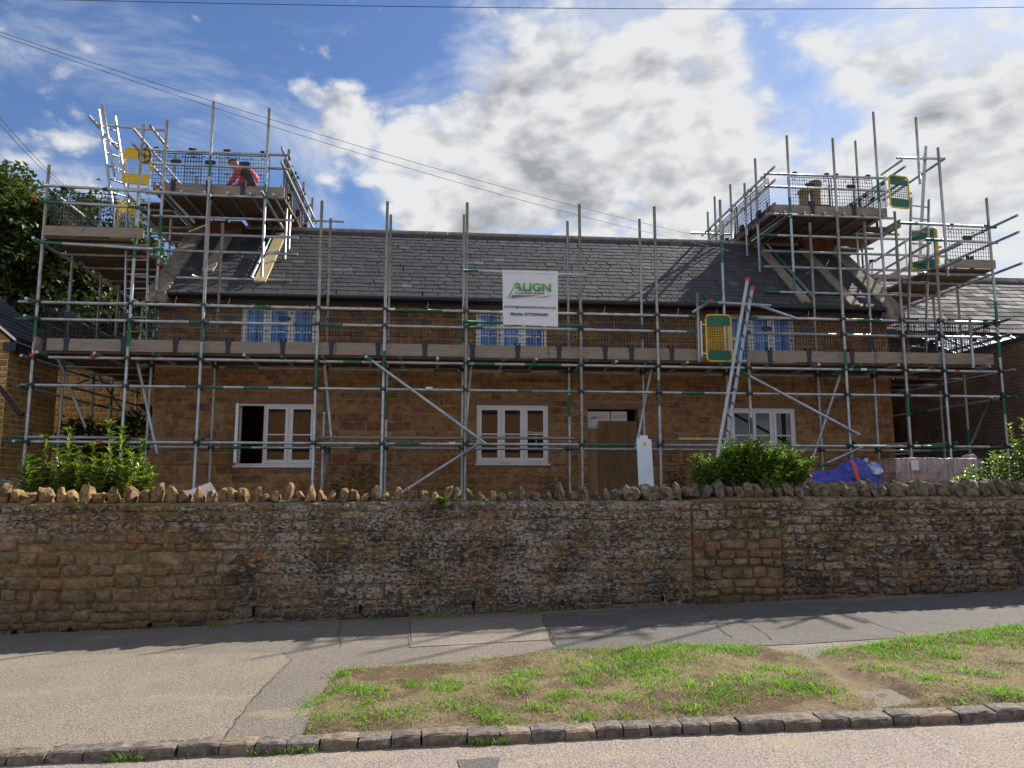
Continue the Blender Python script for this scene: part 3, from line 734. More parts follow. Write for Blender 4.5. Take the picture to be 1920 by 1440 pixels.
# coping: upright broken stones
def lump(c, sx, sy, sz, tilt, seed, m, parent, name, rough=.22, lean=0, taper=0, shx=0):
    import bmesh
    bm = bmesh.new(); bmesh.ops.create_icosphere(bm, subdivisions=2, radius=1)
    for v in bm.verts:
        p = v.co.copy()
        k = 1 + rough * mnoise.noise(p * 1.3 + Vector((seed * 3.1, seed, 0))) * 1.6 + rough * .6 * mnoise.noise(p * 3.2 + Vector((0, seed * 2.3, seed)))
        p = Vector([math.copysign(abs(t) ** .72, t) for t in p]) * k
        tp = 1 - taper * max(0, p.z); v.co = (p.x * sx * tp + shx * max(0, p.z), p.y * sy * tp, p.z * sz)
    me = bpy.data.meshes.new(name); bm.to_mesh(me); bm.free(); me.materials.append(MATS[m])
    return place(name, me, parent, c, (lean, tilt, rnd.uniform(-.25, .25)))
x = -6.6; k = 0
while x < 9.3:
    dense = x > 2.3
    k += 1
    if dense:
        w = rnd.uniform(.055, .085); h = rnd.uniform(.08, .115) * (1.08 if x > 4.4 else 1); gap = rnd.uniform(.10, .145); tilt = rnd.uniform(-.3, .0) if x > 3.8 else rnd.uniform(-.12, .12)
        dpt = .15
    else:
        w = rnd.uniform(.038, .056) * (1.4 if x < -2.8 else 1); h = rnd.choice((.055, .065, .07, .08, .09, .10, .12)); gap = rnd.uniform(.11, .165) * (1.12 if x < -2.8 else 1); tilt = rnd.uniform(-.22, .22); dpt = rnd.uniform(.07, .13)
    zt = wtop(x) + .02 + (.02 if x > 3.1 else 0)
    lump((x, WY + .17 + rnd.uniform(-.05, .03), zt + h * .82), w, dpt, h, tilt, k * 1.7, 'coping_stone', gw, 'coping_stone', .36, rnd.uniform(-.12, .12), rnd.uniform(.0, .3) if not dense else .2, rnd.uniform(-.03, .03))
    x += gap
q = MB(); n = 80; vs = []
for i in range(n + 1):
    X = -7.2 + 16.8 * i / n; z = wtop(X) + (.012 if X > 3.1 else -.004) + (.02 if X > 3.12 else 0)
    jz = lambda: rnd.uniform(-.008, .008)
    vs += [(X, WY + .008 + rnd.uniform(-.006, .004), z - .03), (X, WY + .03, z + .012 + jz()), (X, WY + .18, z + .04 + jz()), (X, WY + .395, z + .01)]
q.add(vs, [(i * 4 + j, i * 4 + 4 + j, i * 4 + 5 + j, i * 4 + 1 + j) for i in range(n) for j in range(3)])
q.build('coping_bed', 'wall_mortar', gw, smooth=True)

# ------------------------------------------------------------------ the house
HX0, HX1, HY, HZ0 = -5.1, 8.9, 14.3, .95
EAVE_Y, EAVE_Z = 13.88, 5.085
PITCHR = .88
RIDGE_Y = 16.1
def roof_z(y): return 5.19 + (y - 14.0) * PITCHR
RIDGE_Z = roof_z(RIDGE_Y)
house = thing('stone_house', (1.9, 16.1, HZ0), 'long ironstone house with slate roof and white casement windows inside the scaffold', 'house')
LW = [(-3.63, -2.23, 2.00, 3.12), (.715, 2.06, 2.05, 3.14), (5.60, 6.91, 2.08, 3.13)]
UW = [(-3.63, -2.28, 3.98, 4.95), (.69, 2.04, 3.98, 4.95), (5.62, 6.97, 3.98, 4.98)]
DOOR = (2.82, 3.80, HZ0, 3.085)
LINT = [(-3.75, -2.1, 3.12, 3.235), (.59, 2.19, 3.14, 3.25), (5.48, 7.03, 3.13, 3.24), (2.58, 4.05, 3.085, 3.195),
        (-3.78, -2.1, 4.95, 5.04), (.55, 2.18, 4.95, 5.04), (5.48, 7.1, 4.98, 5.06)]
holes = LW + UW + [DOOR]
xc = sorted(set([HX0, HX1] + [h[0] for h in holes] + [h[1] for h in holes])); zc = sorted(set([HZ0 - .3, 5.10] + [h[2] for h in holes] + [h[3] for h in holes]))
def in_hole(x, z): return any(h[0] < x < h[1] and h[2] < z < h[3] for h in holes)
q = MB(); T = .38
def quad(B, a, b2, c, d, m=0): B.add([a, b2, c, d], [(0, 1, 2, 3)], m)
for i in range(len(xc) - 1):
    for k in range(len(zc) - 1):
        a, b2, c, d = xc[i], xc[i + 1], zc[k], zc[k + 1]
        if in_hole((a + b2) / 2, (c + d) / 2): continue
        quad(q, (a, HY, c), (b2, HY, c), (b2, HY, d), (a, HY, d))
        quad(q, (b2, HY + T, c), (a, HY + T, c), (a, HY + T, d), (b2, HY + T, d))
for (a, b2, c, d) in holes:
    quad(q, (a, HY, c), (a, HY + T, c), (a, HY + T, d), (a, HY, d)); quad(q, (b2, HY + T, c), (b2, HY, c), (b2, HY, d), (b2, HY + T, d))
    quad(q, (a, HY, d), (a, HY + T, d), (b2, HY + T, d), (b2, HY, d)); quad(q, (a, HY + T, c), (a, HY, c), (b2, HY, c), (b2, HY + T, c))
wall = q.build('wall', 'house_mortar', house)
stn = fill_courses(HX0, HX1, HZ0 - .05, 5.07, .085, .20, .18, .60, holes + LINT, rnd, [2.0, 3.12, 3.24, 3.98, 4.95, 2.06])
stn = [s for s in stn if s[2] > .05]
def vis(s): return s[2] * s[3] * (2.0 if s[1] < 3.6 and s[1] > 1.5 else 1.0 if s[1] > 3.6 else .0)
lay(stn, lambda u, z, d: Vector((u, HY - d, z)), 'house_stone', wall, .013, .015, limit=300, key=lambda s: -vis(s), rag=1.7)
# gables, back wall, floor plates
ends = MB()
for X in (HX0, HX1):
    s = .25 if X == HX0 else -.25
    pr = [(HY, HZ0 - .3), (2 * RIDGE_Y - HY, HZ0 - .3), (2 * RIDGE_Y - HY, 5.1), (RIDGE_Y, RIDGE_Z - .18), (HY, 5.1)]
    pr = [(HY + T + .002, HZ0 - .3), (2 * RIDGE_Y - HY, HZ0 - .3), (2 * RIDGE_Y - HY, 5.15), (RIDGE_Y, RIDGE_Z - .16), (HY + T + .002, roof_z(HY + T) - .16)]
    n = len(pr)
    ends.add([(X, y, z) for y, z in pr] + [(X + s, y, z) for y, z in pr], [tuple(range(n)), tuple(range(2 * n - 1, n - 1, -1))] + [(j, (j + 1) % n, n + (j + 1) % n, n + j) for j in range(n)])
ends.build('gable_wall', 'house_stone', house)
boxpart('back_wall', (HX0 + .26, 2 * RIDGE_Y - HY - .3, HZ0 - .3), (HX1 - .26, 2 * RIDGE_Y - HY - .01, 5.1), 'house_mortar', house)
boxpart('upper_floor', (HX0 + .26, HY + T + .01, 3.45), (HX1 - .26, 2 * RIDGE_Y - HY - .31, 3.6), 'shade_black', house)
# quoins at the two corners
for X, s in ((HX0, 1), (HX1, -1)):
    z = HZ0; alt = 0
    while z < 4.95:
        h = rnd.uniform(.2, .3); w = .34 if alt else .2; alt = 1 - alt
        q = MB(); q.box((min(X - s * .012, X + s * w), HY - .014, z + .006), (max(X - s * .012, X + s * w), HY + .2, min(z + h - .006, 5.05))); q.build('quoin', 'house_stone', wall); z += h
for (a, b2, c, d) in LINT:
    boxpart('lintel', (a, HY - .022, c + .003), (b2, HY + .2, d - .003), 'lintel_red', house)
# windows
def window(hole, upper, open_left=False):
    a, b2, c, d = hole; y = HY + .045; fw = .035
    q = MB()
    q.box((a, y - .03, c), (b2, y + .05, c + fw)); q.box((a, y - .03, d - fw), (b2, y + .05, d)); q.box((a, y - .03, c + fw), (a + fw, y + .05, d - fw)); q.box((b2 - fw, y - .03, c + fw), (b2, y + .05, d - fw))
    n = 3; W = (b2 - a - 2 * fw) / n
    for i in (1, 2): q.box((a + fw + W * i - .012, y - .02, c + fw), (a + fw + W * i + .012, y + .05, d - fw))
    win = q.build('window', 'white_frame', house)
    boxpart('sill', (a - .03, HY - .05, c - .035), (b2 + .03, HY + .01, c - .003), 'white_frame' if not upper else 'lintel_red', win)
    boxpart('sub_sill', (a - .02, HY - .025, c - .085), (b2 + .02, HY + .005, c - .038), 'lintel_red', win)
    for i in range(n):
        x0, x1, z0, z1 = a + fw + W * i + .014, a + fw + W * (i + 1) - .014, c + fw + .004, d - fw - .004
        if i == 0: x0 -= .012
        if i == 2: x1 += .012
        s = MB(); w2 = .055; yy = y - .038
        def bx(p0, p1): s.box(p0, p1)
        bx((x0, yy, z0), (x1, yy + .05, z0 + w2 + .01)); bx((x0, yy, z1 - w2), (x1, yy + .05, z1)); bx((x0, yy, z0 + w2 + .01), (x0 + w2, yy + .05, z1 - w2)); bx((x1 - w2, yy, z0 + w2 + .01), (x1, yy + .05, z1 - w2))
        zb = z0 + (z1 - z0) * .50
        bx((x0 + w2, yy + .008, zb - .011), (x1 - w2, yy + .032, zb + .011))
        p = MB(); p.box((x0 + w2 - .004, yy + .017, z0 + w2), (x1 - w2 + .004, yy + .023, z1 - w2 + .004))
        if open_left and i == 0:      # leaf swung out on its left hinge
            hx, hy = x0 - .01, yy - .004; an = R(-84)
            for B in (s, p):
                B.v = [(hx + (v[0] - hx) * math.cos(an) - (v[1] - hy) * math.sin(an), hy + (v[0] - hx) * math.sin(an) + (v[1] - hy) * math.cos(an), v[2]) for v in B.v]
        s.build('casement', 'white_frame', win); p.build('pane', 'blue_film' if upper else 'window_glass', win)
    return win
for i, h in enumerate(LW): window(h, False, i == 0)
for h in UW: window(h, True)
# doorway closed with sheets of board
boxpart('door_board', (3.03, HY + .03, HZ0 - .2), (3.80 - .02, HY + .045, 2.86), 'ply_brown', house)
boxpart('door_board', (2.83, HY + .06, HZ0 - .2), (3.10, HY + .075, 2.72), 'ply_light', house)
ins = boxpart('insulation_sheet', (2.825, HY + .09, 2.60), (3.265, HY + .14, 3.045), 'insulation', house)
ins2 = boxpart('insulation_sheet', (3.29, HY + .10, 2.60), (3.60, HY + .15, 3.05), 'insulation', house)
def text_mesh(name, s, size, m, parent, loc, rotx=math.pi / 2, roty=0, bold=0.0, shear=0, spacing=1, width=None):
    cu = bpy.data.curves.new(name, 'FONT'); cu.body = s; cu.size = size; cu.offset = bold; cu.shear = shear; cu.space_character = spacing; cu.extrude = 0; cu.resolution_u = 3
    tmp = bpy.data.objects.new('tmp_text', cu); COL.objects.link(tmp)
    dg = bpy.context.evaluated_depsgraph_get()
    me = bpy.data.meshes.new_from_object(tmp.evaluated_get(dg)); bpy.data.objects.remove(tmp)
    me.materials.clear(); me.materials.append(MATS[m]); me.name = name
    w = max(v.co.x for v in me.vertices) if me.vertices else 1
    sc = (width / w) if width else 1.0
    return place(name, me, parent, loc, (rotx, roty, 0), (sc, 1, 1))
text_mesh('lettering', 'LAWTEX', .055, 'print_dark', ins, (2.89, HY + .086, 2.90), bold=.002, roty=-.12, width=.12)
def outline(x0, x1, z0, z1, tilt, y, parent):
    q = MB(); t = .004
    for (p, r_) in (((x0, z0), (x1, z0)), ((x1, z0), (x1, z1)), ((x1, z1), (x0, z1)), ((x0, z1), (x0, z0))):
        f = lambda u: (u[0], u[1] + (u[0] - x0) * tilt)
        a, b2 = f(p), f(r_); dx, dz = b2[0] - a[0], b2[1] - a[1]; L = math.hypot(dx, dz) or 1; nx_, nz_ = -dz / L * t, dx / L * t
        q.add([(a[0] - nx_, y, a[1] - nz_), (b2[0] - nx_, y, b2[1] - nz_), (b2[0] + nx_, y, b2[1] + nz_), (a[0] + nx_, y, a[1] + nz_)], [(0, 1, 2, 3)])
    q.build('printed_box', 'strap_red', parent)
outline(3.01, 3.20, 2.905, 2.945, .12, HY + .086, ins); outline(2.90, 3.02, 2.73, 2.765, .1, HY + .086, ins); outline(3.35, 3.56, 2.92, 2.96, .12, HY + .096, ins2)
# roof: boarded slope, slates laid in courses
ang = math.atan(PITCHR); up = Vector((0, math.cos(ang), math.sin(ang))); nrm = Vector((0, -math.sin(ang), math.cos(ang)))
def roof_slab(y0, yr, x0, x1, pitch_z, name, m, parent, lift=-.03, th=.06):
    q = MB(); q.add([(x0, y0, pitch_z(y0) + lift), (x1, y0, pitch_z(y0) + lift), (x1, yr, pitch_z(yr) + lift), (x0, yr, pitch_z(yr) + lift),
                     (x0, 2 * yr - y0, pitch_z(y0) + lift), (x1, 2 * yr - y0, pitch_z(y0) + lift),
                     (x0, y0, pitch_z(y0) + lift - th), (x1, y0, pitch_z(y0) + lift - th), (x1, yr, pitch_z(yr) + lift - th), (x0, yr, pitch_z(yr) + lift - th), (x0, 2 * yr - y0, pitch_z(y0) + lift - th), (x1, 2 * yr - y0, pitch_z(y0) + lift - th)],
                    [(0, 1, 2, 3), (3, 2, 5, 4), (7, 6, 9, 8), (8, 9, 10, 11), (0, 6, 7, 1), (4, 5, 11, 10), (1, 7, 8, 2), (2, 8, 11, 5), (0, 3, 9, 6), (3, 4, 10, 9)])
    return q.build(name, m, parent)
roof = roof_slab(EAVE_Y, RIDGE_Y, HX0 + .30, HX1 - .30, roof_z, 'roof', 'slate', house)
def slate_variant(seed, m):
    r = random.Random(seed); q = MB(); th = .5
    b = [(-.5 + r.uniform(0, .03), 0 + r.uniform(-.03, .03)), (.5 - r.uniform(0, .03), r.uniform(-.03, .03)), (.5, 1), (-.5, 1)]
    if r.random() < .25: b[0] = (b[0][0] + .08, b[0][1] + .03)
    q.add([(x, y, 0) for x, y in b] + [(x, y, 1) for x, y in b], [(3, 2, 1, 0), (4, 5, 6, 7), (0, 1, 5, 4), (1, 2, 6, 5), (2, 3, 7, 6), (3, 0, 4, 7)])
    return q
SLV = {}
def lay_slates(x0, x1, y0, yr, zf, a, gauge, wmin, wmax, m, parent, limit, rows_first=True, length=.36, th=.0075, skip=None):
    upv = Vector((0, math.cos(a), math.sin(a))); L = (yr - y0) / math.cos(a); n = int(L / gauge); gauge = L / n
    items = []
    for k in range(n):
        x = x0 - rnd.uniform(0, wmax) * .0
        first = True
        while x < x1 - .02:
            w = rnd.uniform(wmin, wmax)
            if first: w *= .5 + .5 * (k % 2); first = False
            w = min(w, x1 - x)
            if w > .04 and not (skip and skip(x + w / 2, k)): items.append((k, x + w / 2, w))
            x += w
    q = MB()
    for i, (k, xx, w) in enumerate(items):
        p = Vector((xx, y0, zf(y0))) + upv * (k * gauge - .01 + rnd.uniform(-.006, .006)) + Vector((0, -math.sin(a), math.cos(a))) * (th * 2.0 + rnd.uniform(0, .003))
        tl = a - math.asin(min(.2, th * 2.0 / length)) + rnd.uniform(-.004, .004); lz = rnd.uniform(-.008, .008)
        LL = min(length, L - k * gauge + .03)
        vi = rnd.randrange(8)
        if (vi, m) not in SLV:
            v = slate_variant(vi, m); SLV[(vi, m)] = (v, v.mesh('slate', m))
        v, me = SLV[(vi, m)]
        if i < limit: place('slate', me, parent, p, (tl, lz, 0), (w - .005, LL, th))
        else:
            M = Matrix.Translation(p) @ Matrix.Rotation(lz, 4, 'Y') @ Matrix.Rotation(tl, 4, 'X') @ Matrix.Diagonal((w - .005, LL, th, 1))
            q.add([M @ Vector(u) for u in v.v], v.f)
    if q.v: q.build('slate_courses', m, parent, kind='stuff')
lay_slates(HX0 + .30, HX1 - .30, EAVE_Y, RIDGE_Y - .06, roof_z, ang, .158, .19, .29, 'slate', roof, 300)
# ridge tiles
x = HX0 + .3
while x < HX1 - .3:
    w = min(.45, HX1 - .3 - x); q = MB(); q.tube([(x + .004, RIDGE_Y, RIDGE_Z - .015), (x + w - .004, RIDGE_Y, RIDGE_Z - .015)], .105, 8)
    q.v = [(v[0], v[1] * 1.0, RIDGE_Z - .015 + (v[2] - RIDGE_Z + .015) * .62) for v in q.v]
    q.build('ridge_tile', 'ridge_tile', roof, smooth=False); x += w
# raised verge copings at the gables
for X0_, X1_ in ((HX0 - .06, HX0 + .30), (HX1 - .30, HX1 + .06)):
    for side in (0, 1):
        yy = 13.72; k = 0
        while yy < RIDGE_Y - .05:
            y2 = min(yy + rnd.uniform(.5, .7), RIDGE_Y); q = MB()
            f = (lambda y: y) if side == 0 else (lambda y: 2 * RIDGE_Y - y)
            lo, hi = -.16, .085 + rnd.uniform(-.008, .008)
            vs = []
            for (y, e) in ((yy + .004, 0), (y2 - .004, 0)):
                z = roof_z(y)
                vs += [(X0_, f(y), z + lo), (X1_, f(y), z + lo), (X1_ - .015, f(y), z + hi), (X0_ + .015, f(y), z + hi)]
            q.add(vs, [(0, 1, 2, 3), (7, 6, 5, 4), (0, 4, 5, 1), (1, 5, 6, 2), (2, 6, 7, 3), (3, 7, 4, 0)]); q.build('verge_coping', 'coping_grey', roof); yy = y2
    boxpart('kneeler', (X0_ + .01, 13.80, 4.82), (X1_ - .01, 14.29, 5.0), 'coping_grey', roof)
# gutter with brackets
q = MB(); q.tube([(HX0 + .28, EAVE_Y - .045, EAVE_Z - .055), (HX1 - .28, EAVE_Y - .045, EAVE_Z - .055)], .058, 10); gut = q.build('gutter', 'gutter_black', house, smooth=True)
boxpart('fascia', (HX0 + .3, EAVE_Y + .02, EAVE_Z - .14), (HX1 - .3, EAVE_Y + .045, EAVE_Z - .01), 'gutter_black', house)
boxpart('soffit', (HX0 + .3, EAVE_Y + .05, EAVE_Z - .06), (HX1 - .3, HY - .03, EAVE_Z - .045), 'gutter_black', house)
for px in (330, 430, 802, 1133, 1270, 1342, 1514, 1652):
    p = at(px, 575, 13.86); q = MB(); q.tube([(p.x, 13.84, 5.0), (p.x + .01, 13.83, 4.93), (p.x - .01, 13.83, 4.88), (p.x + .005, 13.84, 4.83)], .006, 6); q.build('gutter_hook', 'galvanised', gut)
# chimneys
def chimney(x0, x1, top, pots):
    q = MB(); q.box((x0 + .012, RIDGE_Y - .3 + .012, 6.2), (x1 - .012, RIDGE_Y + .3 - .012, top - .01)); ch = q.build('chimney', 'house_mortar', house)
    z = 6.55; k = 0
    while z < top - .03:
        h = min(.075, top - z)
        x = x0; k += 1
        while x < x1 - .01:
            w = min(.225 * (.5 if (k % 2 and x == x0) else 1), x1 - x); boxpart('brick', (x + .004, RIDGE_Y - .31, z + .004), (x + w - .004, RIDGE_Y - .2, z + h - .004), 'brick_red', ch); x += w
        q = MB(); q.box((x0 - .008, RIDGE_Y - .195, z + .004), (x0 + .1, RIDGE_Y + .3, z + h - .004)); q.box((x1 - .1, RIDGE_Y - .195, z + .004), (x1 + .008, RIDGE_Y + .3, z + h - .004)); q.build('brick', 'brick_red', ch); z += h
    for (px, r0, h, sd) in pots:
        q = MB(); prof = [(0, 1.05), (.06, 1.1), (.12, .92), (.5, .86), (.78, .9), (.84, 1.12), (.93, 1.14), (1, .95)]
        q.tube([(px, RIDGE_Y, top + h * a) for a, _ in prof], [r0 * b_ for _, b_ in prof], 14); q.build('chimney_pot', 'clay_pot', ch, smooth=True)
chimney(8.02, 8.72, 7.92, ((8.25, .125, .42, 0), (8.53, .135, .64, 1)))
chimney(-4.82, -4.10, 7.10, ())
# roof boards lying up the slope, with tubes clamped beside them
def roof_board(x, y0, y1, m, w=.21, wx=0.0):
    q = MB(); a = Vector((x, y0, roof_z(y0))) + nrm * .045; b2 = Vector((x + wx, y1, roof_z(y1))) + nrm * .045
    c = (a + b2) / 2; hl = (b2 - a) / 2
    q.obox(c, Vector((w / 2, 0, 0)), hl, nrm * .019); return q, a, b2

# ------------------------------------------------------------------ scaffold
YO, YI = 13.0, 13.8
PR = .0255
GZ = 1.0
scaf = thing('scaffold', (1.9, YO, GZ), 'steel tube scaffold with green painted tube ends wrapped round the stone house', 'scaffold')
def pole(name, p, q2, bands=None, r=PR, cap=None, parent=None):
    p, q2 = Vector(p), Vector(q2); L = (q2 - p).length
    if bands is None:
        bands = []
        if rnd.random() < .55: bands.append((0, rnd.uniform(.15, .4)))
        if name != 'standard' and rnd.random() < .55: bands.append((L - rnd.uniform(.15, .4), L))
        if L > 3 and rnd.random() < .8:
            c = rnd.uniform(.25, .6) * L; bands.append((c, c + rnd.uniform(.25, .5)))
        if L > 6:
            for _ in range(int(L / 3)):
                c = rnd.uniform(.05, .95) * L; bands.append((c, min(L, c + rnd.uniform(.3, .6))))
    cuts = sorted(set([0, L] + [max(0, min(L, x)) for b_ in bands for x in b_])); cuts = [c for i, c in enumerate(cuts) if i == 0 or c - cuts[i - 1] > 1e-3]
    d = (q2 - p).normalized(); ms = []
    for a, b_ in zip(cuts[:-1], cuts[1:]):
        mid = (a + b_) / 2; ms.append(1 if any(x <= mid <= y for x, y in bands) else 0)
    B = MB(); B.tube([p + d * c for c in cuts], r, 10, ms)
    if cap is not None:
        e = p if cap == 0 else q2; dd = d if cap else -d
        B.tube([e, e + dd * .03], r * 1.12, 10, 2)
    me = B.mesh(name, ['galvanised', 'green_paint', 'red_plastic'])
    me.polygons.foreach_set('use_smooth', [len(f) == 4 for f in B.f])
    return place(name, me, parent or scaf)
# coupler: a clamp body with two bolts
cb = MB(); cb.tube([(-.045, 0, 0), (.045, 0, 0)], .040, 8); cb.tube([(0, .05, -.045), (0, .05, .045)], .040, 8); cb.tube([(.02, -.03, -.055), (.02, .09, -.055)], .010, 6); cb.tube([(-.05, .03, .03), (-.05, -.05, .06)], .009, 6)
CBM = cb.mesh('coupler', 'coupler_steel')
def coupler(x, y, z, rz=0.0): place('coupler', CBM, scaf, (x, y, z), (rnd.uniform(-.1, .1), 0, rz))

OUT = [(-6.57, 6.98), (-5.10, 7.42), (-3.93, 6.47), (-2.05, 6.52), (-.93, 6.55), (.46, 6.58), (2.46, 6.62), (3.83, 6.63), (5.47, 4.82), (7.28, 6.66), (8.41, 6.70), (9.16, 6.41), (10.265, 7.03)]
INN = [(-5.0, 8.25), (-3.92, 6.34), (-2.01, 6.49), (-.92, 6.60), (.43, 6.65), (2.38, 6.59), (3.77, 6.68), (5.37, 7.12), (7.16, 6.72), (8.28, 6.77)]
for (X, zt) in OUT: pole('standard', (X, YO, GZ), (X, YO, zt), cap=None)
for (X, zt) in INN: pole('standard', (X, YI, GZ), (X, YI, zt))
RY = YO + .056
for (z, segs) in ((2.335, [(-6.95, 3.4), (3.2, 9.95)]), (3.255, [(-6.75, 1.6), (1.6, 10.4)]), (3.715, [(-6.35, 10.38)]), (4.635, [(-6.9, -.2), (-.2, 4.66), (5.42, 10.35)]), (4.35, [(-6.92, .5), (.5, 4.66), (5.30, 10.36)])):
    for (a, b_) in segs: pole('ledger', (a, RY, z), (b_, RY, z))
    for (X, zt) in OUT:
        if zt > z and not (4.7 < X < 5.4): coupler(X, YO, z, 0)
for (z, segs) in ((2.30, [(-5.3, 9.6)]), (3.715, [(-5.2, 9.2)])):
    for (a, b_) in segs: pole('ledger', (a, YI + .056, z), (b_, YI + .056, z))
    for (X, zt) in INN: coupler(X, YI, z, 0)
# sleeve tags on the ledgers
for (px, py) in ((805, 728), (848, 831), (735, 580), (1618, 693)):
    p = at(px, py, RY); boxpart('tube_label', (p.x - .055, RY - .034, p.z - .02), (p.x + .055, RY - .0285, p.z + .02), 'paper', scaf)
DZ = 3.80
X = -6.45
while X < 10.25:
    pole('transom', (X, YO - .12 - rnd.random() * .1, DZ - .030), (X, YI + .32, DZ - .030), bands=[(0, .2)] if rnd.random() < .4 else [])
    X += rnd.uniform(.5, .95)
for (X, zt) in OUT[1:12]: pole('transom', (X + .07, YO - .08, 2.40), (X + .07, YI + .3, 2.40), bands=[(0, .22)])
def boards(x0, x1, y0, y1, z, along, m, name='scaffold_board', width=.225, length=3.0, th=.038):
    n = max(1, round(((y1 - y0) if along == 'x' else (x1 - x0)) / width)); w = ((y1 - y0) if along == 'x' else (x1 - x0)) / n
    for k in range(n):
        a, e = (x0, x1) if along == 'x' else (y0, y1)
        p = a; first = True
        while p < e - .05:
            L = (length * rnd.uniform(.5, 1.0) if first else length); first = False; L = min(L, e - p)
            if e - p - L < .5: L = e - p
            dz = rnd.uniform(-.002, .003); q = MB()
            if along == 'x': q.box((p + .003, y0 + k * w + .004, z + dz), (p + L - .003, y0 + (k + 1) * w - .004, z + th + dz))
            else: q.box((x0 + k * w + .004, p + .003, z + dz), (x0 + (k + 1) * w - .004, p + L - .003, z + th + dz))
            q.build(name, m, scaf); p += L
boards(-6.5, 10.2, YO + .13, YI + .38, DZ, 'x', 'deck_board', length=3.9)
# toe boards in lengths
for (a, b_) in ((-6.42, -2.60), (-2.6 + .004, -1.75), (-1.74, 1.9), (1.91, 4.70), (5.50, 7.92), (7.90, 10.18)):
    dy = .0 if a != 7.90 else -.036
    boxpart('toe_board', (a, YO + .088 + dy, DZ + .042 + rnd.uniform(-.006, .004)), (b_ - .004, YO + .124 + dy, DZ + .245 + rnd.uniform(-.006, .006)), 'old_board', scaf)
boxpart('toe_board', (-6.56, YO - .05, DZ + .03), (-6.52, YO + .9, DZ + .24), 'old_board_y', scaf)
# low boards left on the first lift
boxpart('scaffold_board', (.55, YO + .12, 2.435), (2.35, YO + .34, 2.473), 'old_board', scaf); boxpart('scaffold_board', (4.2, YO + .12, 2.435), (5.25, YO + .34, 2.473), 'new_board', scaf); boxpart('scaffold_board', (-2.0, YO + .3, 2.435), (.5, YO + .52, 2.473), 'old_board', scaf)
# face braces and cross braces
FB = YO - .056
def pp(x, y, Y): return at(x, y, Y)
for (a, b_) in (((683, 666), (912, 832)), ((735, 935), (900, 831)), ((1390, 697), (1612, 815)), ((1536, 875), (1618, 838))):
    pole('brace', pp(*a, FB), pp(*b_, FB), bands=[(0, .16)] if rnd.random() < .8 else None)
for (a, b_) in (((255, 667), (295, 850)), ((607, 670), (622, 825)), ((885, 673), (872, 815)), ((1224, 680), (1192, 840)), ((1580, 690), (1525, 855)), ((618, 838), (600, 930))):
    pole('brace', pp(*a, YO + .12), pp(*b_, YI - .06), bands=[(0, .14)])

# wings along the two gables
LX, RX = -6.57, 10.265
for Y in (14.05, 15.25, 16.1, 17.4): pole('standard', (LX, Y, GZ), (LX, Y, 6.75 if Y > 17 else 6.1))
for Y in (14.0, 14.75, 15.9, 17.4): pole('standard', (RX, Y, GZ), (RX, Y, 6.95 if Y in (15.9,) else 6.0))
for z in (2.33, 3.20, 3.69, 4.62, 4.34): pole('ledger', (LX - .056, YO - .25, z), (LX - .056, 17.7, z)); pole('ledger', (RX + .056, YO - .25, z + .02), (RX + .056, 17.7, z + .02))
for z in (5.63, 6.60, 6.30): pole('ledger', (LX - .056, YO - .2, z + .02), (LX - .056, 17.7, z + .02), cap=0 if z == 6.30 else None)
for z in (5.55, 6.44, 6.13): pole('ledger', (RX + .056, YO - .65, z + .02), (RX + .056, 17.7, z + .02), bands=[])
# inner rails of the right wing
for z in (6.44, 6.16): pole('ledger', (9.25, YO - .6, z - .52), (9.25, 16.9, z - .52), bands=[])
boards(LX + .05, -5.42, YI + .42, 17.5, DZ - .01, 'y', 'deck_board_y'); boards(9.06, RX - .05, YI + .42, 17.5, DZ - .01, 'y', 'deck_board_y')
for Y in (14.3, 15.2, 16.1, 17.0):
    pole('transom', (LX - .2, Y, DZ - .045), (-5.3, Y, DZ - .045), bands=[]); pole('transom', (8.98, Y, DZ - .045), (RX + .25, Y, DZ - .045), bands=[])
# upper wing decks
boards(LX + .03, -5.16, YO - .02, 17.3, 5.70, 'y', 'deck_board_y', length=2.4); boards(9.08, RX - .03, YO - .02, 17.3, 5.60, 'y', 'deck_board_y', length=2.4)
for Y in (13.12, 13.75, 14.6, 15.5, 16.4): pole('transom', (LX - .1, Y, 5.668), (-4.95, Y, 5.668), bands=[]); pole('transom', (8.98, Y, 5.568), (RX + .1, Y, 5.568), bands=[])
boxpart('toe_board', (LX + .03, YO - .07, 5.742), (-4.95, YO - .03, 5.905), 'old_board', scaf)
boxpart('toe_board', (9.30, YO - .07, 5.642), (RX + .02, YO - .03, 5.80), 'old_board', scaf)
pole('ledger', (LX - .05, YO - .056, 6.60), (-3.9, YO - .056, 6.53)); pole('ledger', (LX - .05, YO - .056, 6.32), (-4.95, YO - .056, 6.27), cap=0)
pole('ledger', (8.45, YO - .056, 6.46), (RX + .1, YO - .056, 6.44)); pole('ledger', (8.95, YO - .056, 6.16), (RX + .1, YO - .056, 6.14))
pole('ledger', (LX, YO - .056, 5.62), (-4.6, YO - .056, 5.55))
pole('standard', pp(1818, 597, YO - .06), pp(1825, 690, YO - .06), bands=[]); pole('standard', (9.29, YO - .11, 5.46), (9.29, YO - .11, 7.94), bands=[]); pole('standard', (4.575, YO, DZ), (4.575, YO, 5.05))
for (a, b_) in (((100, 650), (160, 800)), ): pole('brace', pp(*a, YO + .1), pp(*b_, 14.2), bands=[(0, .2)])
for (a, ya, b_, yb) in (((185, 705), 15.2, (270, 830), 17.2), ((60, 705), 13.05, (275, 765), 17.3), ((1860, 745), 13.0, (1822, 830), 14.0), ((130, 725), 13.4, (165, 712), 15.5)):
    pole('brace', pp(*a, ya), pp(*b_, yb), bands=[], r=.022)
